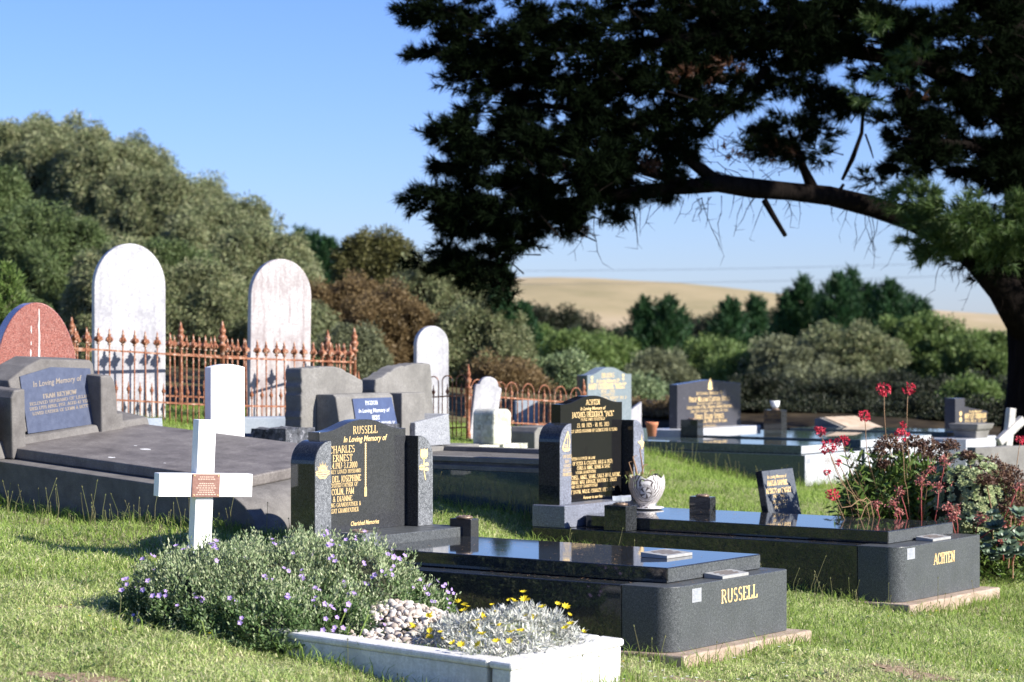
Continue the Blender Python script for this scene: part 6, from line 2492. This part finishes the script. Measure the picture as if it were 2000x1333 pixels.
GL = 'grey green casuarina trees massed at the left'
LEFT = [
    # px, top, d, w, h, mat, word
    (60, 222, 58, 330, 600, 'casuarina_leaf', 'tallest of the massed casuarinas, its crown against the sky at far left'),
    (-60, 290, 46, 260, 560, 'casuarina_green', 'greener casuarina cut off by the left edge of the photo'),
    (200, 252, 57, 330, 600, 'casuarina_leaf', 'broad grey casuarina second from the left skyline'),
    (95, 400, 42, 300, 460, 'casuarina_green', 'dark green casuarina in front, above the red granite stone'),
    (315, 312, 55, 300, 540, 'casuarina_leaf', 'casuarina whose shoulder steps down behind the tallest marble stone'),
    (235, 470, 40, 230, 380, 'casuarina_leaf', 'near grey casuarina right behind the tallest marble stone'),
    (430, 388, 53, 260, 470, 'casuarina_leaf', 'casuarina with a small tuft on its top left of the stained stone'),
    (395, 500, 40, 220, 340, 'casuarina_leaf', 'near drooping casuarina between the two big marble stones'),
    (525, 440, 51, 240, 420, 'casuarina_leaf', 'last casuarina of the slope, just behind the stained marble stone'),
    (585, 590, 39, 160, 260, 'casuarina_leaf', 'small casuarina at the right shoulder of the stained marble stone'),
    (20, 560, 36, 190, 300, 'casuarina_green', 'low dark casuarina directly behind the red granite stone'),
    (0, 212, 62, 300, 600, 'casuarina_leaf', 'farthest casuarina on the skyline at the left edge'),
    (135, 222, 61, 280, 600, 'casuarina_leaf', 'far casuarina on the skyline between the two tallest ones'),
    (260, 272, 60, 240, 560, 'casuarina_leaf', 'far casuarina on the skyline where the slope begins to fall'),
    (370, 345, 58, 230, 500, 'casuarina_leaf', 'far casuarina on the skyline halfway down the slope'),
    (475, 405, 56, 200, 460, 'casuarina_leaf', 'far casuarina on the skyline above the gap between marble stones'),
    (150, 420, 48, 240, 460, 'casuarina_leaf', 'middle casuarina above and left of the tallest marble stone'),
    (320, 460, 46, 240, 420, 'casuarina_green', 'middle casuarina right of the tallest marble stone'),
    (470, 540, 42, 200, 320, 'casuarina_green', 'shorter casuarina left of the stained marble stone'),
]
for i, (px, py, d, w_, h_, mt, lb) in enumerate(LEFT):
    bg_tree('casuarina_tree', lb, 'tree', px, py, d, w_, h_, mt, 100 + i, GL, blobs=9, lnp=10, wdp=2.1, droop=.75, dens=1.7)
MID = [
    (735, 447, 46, 190, 300, 'casuarina_olive', 'tree with a rounded olive top between the marble stones and the pine', .2),
    (660, 545, 42, 200, 300, 'casuarina_brown', 'rusty brown casuarina right of the stained marble stone', .4),
    (760, 560, 40, 210, 290, 'casuarina_brown', 'rusty brown casuarina behind the slim marble stone', .4),
    (870, 500, 44, 250, 340, 'casuarina_leaf', 'olive casuarina under the lowest pine boughs', .4),
    (690, 640, 36, 150, 200, 'bush_grey', 'pale grey bush above the right end of the spiked fence', .3),
    (935, 590, 40, 220, 270, 'casuarina_leaf', 'grey casuarina bush behind the shouldered marble stone', .4),
    (990, 700, 36, 170, 150, 'casuarina_brown', 'low brown bush behind the hoop topped fence', .3),
]
for i, (px, py, d, w_, h_, mt, lb, dr) in enumerate(MID):
    bg_tree('bushy_tree', lb, 'tree', px, py, d, w_, h_, mt, 140 + i, 'brown and olive trees in the middle distance', blobs=8, lnp=8, wdp=2.4, droop=dr, dens=1.6)
SH = [
    (1085, 603, 122, 170, 180, 'bush_dark', 'dark brown bush below the golden hill, left part'),
    (1040, 640, 101, 130, 190, 'bush_green', 'mid green bush left of the dark one below the hill'),
    (1120, 650, 87, 130, 180, 'bush_green', 'green bush behind the hoop fence near the pale one'),
    (1190, 655, 91, 120, 150, 'bush_bright', 'bright green round bush above the pale blue headstone'),
    (1100, 690, 40, 150, 150, 'bush_pale', 'pale silvery green bush just behind the hoop fence'),
    (1160, 645, 112, 200, 150, 'bush_dark', 'flat dark bush across the foot of the golden hill'),
    (1290, 688, 78, 150, 150, 'bush_grey', 'grey leaved round bush between the pale blue and gabled black headstones'),
    (1390, 668, 80, 170, 170, 'bush_green', 'light green bush above the gabled black headstone'),
    (1440, 690, 76, 110, 110, 'bush_bright', 'brighter small bush just right of and above the gabled black headstone'),
    (1330, 622, 129, 200, 150, 'bush_dark', 'dark thicket in front of the golden hill centre'),
    (1440, 616, 126, 200, 160, 'bush_dark', 'dark thicket left of the young pines'),
    (1550, 612, 122, 160, 150, 'bush_dark', 'dark thicket under the young pines'),
    (1545, 660, 75, 190, 240, 'bush_grey', 'olive brown bush in the middle of the right side'),
    (1660, 630, 75, 230, 250, 'casuarina_leaf', 'tall grey olive bush below the young pines'),
    (1800, 620, 78, 260, 260, 'bush_green', 'big green bush right of the grey olive one'),
    (1930, 645, 77, 220, 230, 'bush_green', 'green bush beside the pine trunk'),
    (1900, 745, 60, 120, 100, 'bush_bright', 'low bright bush behind the dark grey headstone'),
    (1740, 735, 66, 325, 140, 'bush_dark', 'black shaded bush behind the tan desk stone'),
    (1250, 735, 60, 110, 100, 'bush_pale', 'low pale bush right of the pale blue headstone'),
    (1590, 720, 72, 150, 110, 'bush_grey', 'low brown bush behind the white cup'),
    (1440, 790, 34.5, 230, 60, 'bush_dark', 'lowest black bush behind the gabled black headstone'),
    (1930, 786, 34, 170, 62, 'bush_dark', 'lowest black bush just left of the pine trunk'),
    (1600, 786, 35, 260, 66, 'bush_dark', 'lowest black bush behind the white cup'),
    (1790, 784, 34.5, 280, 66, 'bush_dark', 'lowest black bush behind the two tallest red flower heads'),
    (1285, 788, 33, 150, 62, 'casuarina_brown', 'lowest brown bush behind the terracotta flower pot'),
    (1480, 745, 65, 187, 110, 'bush_dark', 'low black bush put in for shade right behind the gabled black headstone'),  # this and the next three: dark bushes put in for shade behind graves
    (1610, 750, 62, 212, 110, 'bush_dark', 'low black bush put in for shade behind the tan desk stone, its left side'),
    (1830, 742, 65, 237, 120, 'bush_dark', 'low black bush put in for shade left of the dark grey headstone'),
    (1960, 742, 62, 200, 120, 'bush_dark', 'low black bush put in for shade in front of the pine trunk'),
]
for i, (px, py, d, w_, h_, mt, lb) in enumerate(SH):
    bg_tree('bush', lb, 'bush', px, py, d, w_, h_, mt, 170 + i, 'bushes below the golden hill', blobs=8, lnp=7, wdp=3.0, droop=.15, dens=1.4, trunk=False)


def young_pine(label, px, py_top, d, hpx, seed, mat='conifer_green', wk=.30, cone=True, group='young pines'):
    r = np.random.default_rng(seed)
    rr_ = random.Random(seed)
    k = d / FPX
    top = at(px, py_top, d)
    gb = gz(top.x, top.y)
    H = top.z - gb
    h_ = hpx * k
    g = empty('young_pine', label, 'tree', (top.x, top.y, gb), 0, group)
    m = MB()
    m.tube([(0, 0, 0), (0, 0, H)], [.07, .02], 6)
    C, D = [], []
    z = H
    lvl = 0
    while z > max(.2, H - h_):
        t = (H - z) / h_
        rad = h_ * wk * (t ** .7) * rr_.uniform(.75, 1.3) + 5 * k
        nb = 5 if t > .1 else 3
        for j in range(nb):
            a = 2 * math.pi * j / nb + lvl * .7 + rr_.uniform(-.3, .3)
            e = Vector((math.cos(a) * rad, math.sin(a) * rad, z + rad * .55))
            s0 = Vector((0, 0, z))
            m.tube([s0, e], [.02, .008], 4)
            n = 60 + int(160 * t)
            tt = r.uniform(.2, 1.02, n)
            P = np.array(s0)[None] * (1 - tt[:, None]) + np.array(e)[None] * tt[:, None]
            # upturned ends
            P[:, 2] += 8 * k * tt ** 4
            P += r.normal(0, (2.6 + 4 * t) * k, P.shape)
            C.append(P)
            D.append(norm(np.tile(np.array((e - s0).normalized()), (n, 1)) * .8 + r.normal(0, .5, P.shape) + np.array([0, 0, .5])))
        z -= (.22 + .12 * t) * k * 72
        lvl += 1
    # leader
    n = 80
    P = np.stack([r.normal(0, 1.8 * k, n), r.normal(0, 1.8 * k, n), H - r.uniform(0, 36 * k, n)], 1)
    C.append(P)
    D.append(norm(r.normal(0, .4, P.shape) + np.array([0, 0, 1.0])))
    C = np.concatenate(C)
    D = np.concatenate(D)
    quads('crown', leaf_quads(C, D, 15 * k * r.uniform(.6, 1.2, len(C)), 2.6 * k, r), 4, mat, g)
    obj('trunk', m, 'tree_bark', g)


for i, (px, py, d, h_, wk, lb) in enumerate([
        (1540, 582, 100, 120, .28, 'shorter young pine at the left of the pine row against the sky'), (1568, 556, 100, 150, .26, 'young pine with twin spires left in the pine row'), (1635, 548, 98, 150, .28, 'young pine left of the tallest one in the pine row'),
        (1662, 540, 100, 160, .27, 'tallest young pine of the row against the sky'), (1700, 570, 100, 130, .30, 'young pine just right of the tallest one'), (1738, 562, 98, 140, .32, 'broad young pine right of centre in the row'), (1775, 590, 100, 110, .30, 'low young pine near the right of the row'), (1800, 600, 98, 100, .30, 'last and lowest young pine at the right of the row'),
        (1600, 590, 102, 100, .30, 'low young pine in the dip of the row'), (1258, 598, 96, 100, .26, 'slender young pine standing before the golden hill'), (1305, 594, 96, 100, .42, 'rounder young pine before the golden hill'), (1425, 598, 112, 110, .30, 'tiny far pine on the edge of the golden hill'), (1475, 594, 114, 100, .22, 'thinnest far pine on the edge of the golden hill'),
        (978, 520, 40, 170, .16, 'narrow green pine rising at the left end of the golden hill'), (1020, 605, 48, 80, .30, 'little pine between the casuarinas and the hill'),
        (585, 462, 96, 130, .30, 'dark pine top poking over the casuarina slope, left'), (612, 470, 98, 130, .28, 'dark pine top poking over the casuarina slope, middle'), (640, 478, 96, 120, .26, 'dark pine top poking over the casuarina slope, right')]):
    young_pine(lb, px, py, d, h_, 300 + i, wk=wk)
young_pine('bright green young pine at the left edge behind the red granite stone', 12, 528, 27, 160, 340, 'bush_bright', .30)


# ------------------------------------------------------------------ the big pine
def big_pine():
    r = np.random.default_rng(77)
    rr_ = random.Random(77)
    TX = at(2030, 830, 29.5)
    TX.z = gz(TX.x, TX.y) - .1
    g = empty('pine_tree', 'huge dark pine at the right whose long limb reaches across the sky', 'tree', TX)

    def L(px, py, d):
        return at(px, py, d) - TX

    k = 29 / FPX
    m = MB()
    m.tube([L(2040, 880, 29.5), L(2030, 830, 29.5), L(2024, 760, 29.5), L(2018, 690, 29.5), L(2012, 620, 29.5), L(2005, 540, 29.4), L(2000, 400, 29.4), L(1990, 200, 29.4), L(1984, 0, 29.3), L(1990, -220, 29.3), L(2000, -420, 29.3)],
           [x * k for x in (105, 76, 58, 50, 47, 44, 38, 34, 30, 22, 10)], 14)
    obj('trunk', m, 'pine_bark', g, 0, True)
    m = MB()
    m.tube([L(2010, 640, 29.4), L(1960, 562, 29.2), L(1905, 500, 28.9), L(1850, 462, 28.6), L(1780, 428, 28.3), L(1700, 403, 28.0), L(1620, 383, 27.7), L(1540, 374, 27.4), L(1470, 368, 27.2), L(1400, 358, 27.0), L(1340, 366, 26.9), L(1260, 372, 26.8), L(1180, 385, 26.8), L(1090, 395, 26.8), L(980, 400, 26.8)],
           [x * k * .88 for x in (46, 38, 33, 29, 26, 23, 21, 19, 21, 19, 15, 13, 10, 7, 3)], 12)
    obj('limb', m, 'pine_bark', g, 0, True)
    limbs = [
        ([(1985, 250, 29.2), (1900, 170, 28.5), (1780, 120, 28), (1600, 90, 27.5), (1400, 70, 27), (1200, 90, 27), (1000, 100, 27), (880, 100, 27)], (24, 18, 15, 13, 10, 8, 5, 2)),
        ([(1985, 330, 29.2), (1930, 290, 28.6), (1850, 280, 28), (1760, 270, 27.6)], (14, 10, 8, 3)),
        ([(1590, 375, 27.6), (1570, 330, 27.5), (1555, 290, 27.5), (1540, 255, 27.4)], (12, 8, 6, 3)),
        ([(1400, 355, 27.0), (1330, 300, 27.0), (1230, 240, 27.0), (1100, 210, 27), (960, 200, 27)], (13, 10, 8, 6, 2)),
        ([(1340, 360, 27), (1250, 330, 26.6), (1100, 300, 26.6), (960, 290, 26.6), (860, 260, 26.6)], (10, 8, 6, 4, 2)),
        ([(1500, 130, 27.3), (1440, 200, 27.3), (1400, 240, 27.3), (1370, 270, 27.3)], (9, 7, 4, 2)),
        ([(1180, 385, 26.8), (1060, 430, 26.7), (960, 500, 26.6), (940, 560, 26.6)], (8, 6, 4, 2)),
        ([(1984, 60, 29.2), (1850, -40, 28.5), (1600, -120, 28), (1300, -160, 27.6), (1000, -160, 27.4)], (22, 18, 14, 9, 3)),
        ([(1686, 210, 27.6), (1683, 260, 27.6), (1665, 310, 27.6), (1645, 352, 27.6)], (3, 4, 5, 3)),
        ([(1690, 262, 27.5), (1700, 290, 27.5), (1706, 310, 27.5)], (2, 2, 1)),
        ([(1493, 392, 27.2), (1512, 425, 27.1), (1534, 461, 27.0)], (6, 5, 4)),
        ([(1645, 380, 27.7), (1640, 372, 27.7), (1648, 360, 27.7)], (6, 5, 3)),
    ]
    for pts, rad in limbs:
        m = MB()
        m.tube([L(*p) for p in pts], [x * k for x in rad], 8)
        obj('bough', m, 'pine_bark', g, 0, True)
    # hanging dead twigs below the limb
    m = MB()
    for i in range(62):
        px = rr_.uniform(1130, 1960)
        py = float(np.interp(px, [1130, 1300, 1450, 1600, 1780, 1900, 1960], [430, 395, 378, 385, 440, 515, 580]))
        d = float(np.interp(px, [1130, 1960], [26.8, 29.1]))
        pts = [L(px, py, d)]
        ax, ay = rr_.uniform(-20, 12), rr_.uniform(12, 34)
        q = [px, py]
        for s_ in range(rr_.randint(2, 4)):
            q[0] += ax * rr_.uniform(.4, 1.0) + rr_.uniform(-7, 7)
            q[1] += ay * rr_.uniform(.5, 1.1)
            pts.append(L(q[0], q[1], d + rr_.uniform(-.15, .15)))
            if rr_.random() < .5:
                m.tube([pts[-1], L(q[0] + rr_.uniform(-25, 25), q[1] + rr_.uniform(-4, 22), d)], [.0035, .001], 3)
        m.tube(pts, [.006] + [.004] * (len(pts) - 2) + [.0015], 4)
    for i in range(120):
        px, py = rr_.uniform(1330, 1590), rr_.uniform(255, 355)
        p = L(px, py, 27.3 + rr_.uniform(-.3, .3))
        m.tube([p, L(px + rr_.uniform(-40, 40), py + rr_.uniform(-30, 30), 27.3)], [.006, .002], 3)
    obj('dead_twigs', m, 'pine_bark', g)
    # needle tufts
    BL = [  # px, py, rx, ry, density, depth, kind
        (870, 20, 75, 40, 1.0, 27.0), (880, 92, 78, 32, 1.0, 27.0), (940, 135, 80, 48, 1.0, 27.0), (990, 50, 110, 75, .8, 27.0), (1010, 165, 100, 45, .9, 27.0), (935, 214, 50, 16, .9, 27.0),
        (895, 275, 52, 42, 1.0, 26.7), (930, 320, 70, 40, 1.1, 26.7), (1000, 280, 110, 50, 1.2, 26.7), (1090, 215, 120, 75, 1.0, 27.0), (850, 388, 62, 26, 1.1, 26.7), (900, 425, 85, 42, 1.2, 26.7), (1000, 400, 120, 70, 1.4, 26.7), (1130, 330, 140, 95, 1.4, 26.7),
        (1120, 100, 130, 95, .9, 27.0), (1240, 90, 130, 100, 1.1, 27.2), (1260, 220, 120, 80, 1.1, 27.1), (1260, 330, 110, 60, 1.0, 26.9), (1150, 420, 80, 32, .9, 26.8), (1060, 440, 70, 28, .9, 26.7),
        (862, 508, 55, 26, 1.2, 26.7), (905, 535, 48, 24, 1.1, 26.7), (960, 540, 38, 30, .8, 26.7), (985, 580, 22, 18, .5, 26.6), (1000, 478, 60, 24, 1.0, 26.7), (955, 500, 40, 26, 1.0, 26.7),
        (1370, 60, 120, 90, 1.2, 27.3), (1390, 170, 95, 60, 1.0, 27.2), (1500, 60, 130, 80, 1.3, 27.4), (1530, 150, 75, 40, 1.1, 27.4), (1620, 60, 120, 80, 1.3, 27.6), (1730, 70, 110, 100, 1.3, 27.9), (1340, 250, 60, 45, .9, 27.1),
        (1545, 262, 82, 36, 1.4, 27.5), (1500, 290, 55, 22, .8, 27.4), (1590, 300, 40, 22, .9, 27.5), (1650, 190, 66, 30, 1.3, 27.6), (1610, 215, 45, 20, .8, 27.5),
        (1790, 250, 75, 40, 1.4, 27.9), (1860, 200, 100, 60, 1.3, 28.3), (1800, 310, 70, 34, 1.2, 28.0), (1890, 300, 110, 70, 1.3, 28.4), (1960, 200, 70, 120, 1.2, 28.6), (1960, 340, 70, 70, 1.2, 28.6), (1860, 90, 110, 90, 1.3, 28.4), (1940, 40, 60, 70, 1.2, 28.6),
        (1705, 350, 28, 16, .7, 27.8),
        (1980, 500, 50, 40, 1.2, 28.0), (1900, 500, 55, 26, .8, 28.2), (1940, 535, 36, 18, .6, 28.2),
        # unseen crown beyond the frame, right hand masses added to shade limb and trunk
        (2290, -10, 75, 55, 1.2, 25.9), (2340, -180, 95, 65, 1.1, 24.8), (2430, -330, 130, 75, 1.0, 24.2), (2180, -130, 95, 60, 1.0, 26.2),
        (2330, 60, 150, 180, .7, 29.0), (2330, 380, 140, 170, .7, 29.0), (2520, 220, 150, 200, .6, 28.8), (2420, 560, 130, 110, .7, 29.0), (2620, 480, 120, 140, .6, 28.6),
        (1100, -120, 260, 100, .55, 27.4), (1500, -140, 280, 110, .55, 27.8), (1900, -120, 220, 110, .55, 28.6), (2150, 60, 120, 160, .6, 29.4), (2150, 330, 110, 110, .6, 29.4), (1400, -300, 260, 90, .4, 28), (1850, -330, 240, 100, .4, 29),
    ]
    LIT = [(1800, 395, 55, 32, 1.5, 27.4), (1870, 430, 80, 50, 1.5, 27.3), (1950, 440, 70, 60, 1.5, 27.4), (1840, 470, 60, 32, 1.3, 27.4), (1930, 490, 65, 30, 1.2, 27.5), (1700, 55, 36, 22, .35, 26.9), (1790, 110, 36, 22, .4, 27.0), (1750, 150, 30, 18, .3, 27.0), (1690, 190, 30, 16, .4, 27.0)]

    def tufts(name, bl, mat, ln, seed, nn=22, per=1.0):
        r = np.random.default_rng(seed)
        Ps, Ds = [], []
        for (px, py, rx, ry, den, d) in bl:
            area = rx * ry * math.pi
            n = int(area / 46 * den * per)
            kk = d / FPX
            c = np.array(at(px, py, d) - TX)
            # shoots gather in flat sprays that stick out of the mass
            ns = max(5, int(area / 620))
            SU = norm(r.normal(size=(ns, 3)))
            sq = r.uniform(.15, 1.08, ns) ** .5
            SC = SU * sq[:, None] * np.array([rx, (rx + ry) * .55, ry]) * kk
            sr_ = r.uniform(.6, 1.25, ns)
            idx = r.integers(0, ns, n)
            V0 = norm(r.normal(size=(n, 3))) * (r.uniform(.05, 1.0, n) ** .5)[:, None] * np.array([30, 30, 14]) * kk * sr_[idx][:, None]
            V0[:, 0] += np.abs(V0[:, 2]) * -.5
            P = c + SC[idx] + V0
            U = norm(V0 + SC[idx] * .4)
            Ps.append(P)
            Ds.append(norm(U * np.array([.8, .6, .6]) + r.normal(0, .35, U.shape) + np.array([-.25, 0, .10])))
        P = np.concatenate(Ps)
        D = np.concatenate(Ds)
        n = len(P)
        Vs = []
        for j in range(nn):
            dd = norm(D * 1.0 + norm(r.normal(size=D.shape)) * .85)
            L_ = ln * r.uniform(.7, 1.1, n)[:, None]
            S_ = norm(np.cross(dd, r.normal(size=D.shape))) * .0062
            b = P + D * r.uniform(-.03, .05, n)[:, None]
            Vs.append(np.stack([b - S_, b + S_, b + dd * L_], 1).reshape(-1, 3))
        quads(name, np.concatenate(Vs), 3, mat, g)
        return P, D

    P, D = tufts('needles', BL, 'pine_needle', .135, 5, 22, 1.0)
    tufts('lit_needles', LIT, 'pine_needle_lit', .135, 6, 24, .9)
    tufts('dead_needles', [(1420, 130, 45, 30, .5, 27.0), (1340, 150, 40, 25, .4, 26.9), (1250, 320, 40, 15, .4, 26.6), (1530, 300, 40, 14, .35, 27.3), (1090, 455, 60, 10, .3, 26.7), (1400, 310, 70, 20, .25, 27.2), (1770, 190, 18, 8, .5, 27.5)], 'dead_needle', .10, 7, 14, 1.0)
    # twigs that carry the tufts
    sel = np.random.default_rng(3).choice(len(P), 900, replace=False)
    m = MB()
    for i in sel:
        p = Vector(P[i])
        d_ = Vector(D[i])
        m.tube([p - d_ * .35 + Vector((.12, 0, -.04)), p], [.010, .004], 3, False)
    obj('twigs', m, 'pine_bark', g)


big_pine()

# ------------------------------------------------------------------ power lines far off
for i, (ya, yb, yc) in enumerate(((530, 520, 505), (556, 552, 530))):
    m = MB()
    pts = []
    for k in range(25):
        px = 950 + 1150 * k / 24
        py = ya + (yc - ya) * (k / 24) + 6 * math.sin(math.pi * k / 24)
        pts.append(at(px, py, 150))
    m.tube(pts, .012, 4)
    o = obj('power_line', m, 'wire', None)
    tag(o, ('upper' if i == 0 else 'lower') + ' of the two thin power lines crossing the sky above the hill', 'power line', 'power lines above the hill')

print('objects', len(bpy.data.objects))
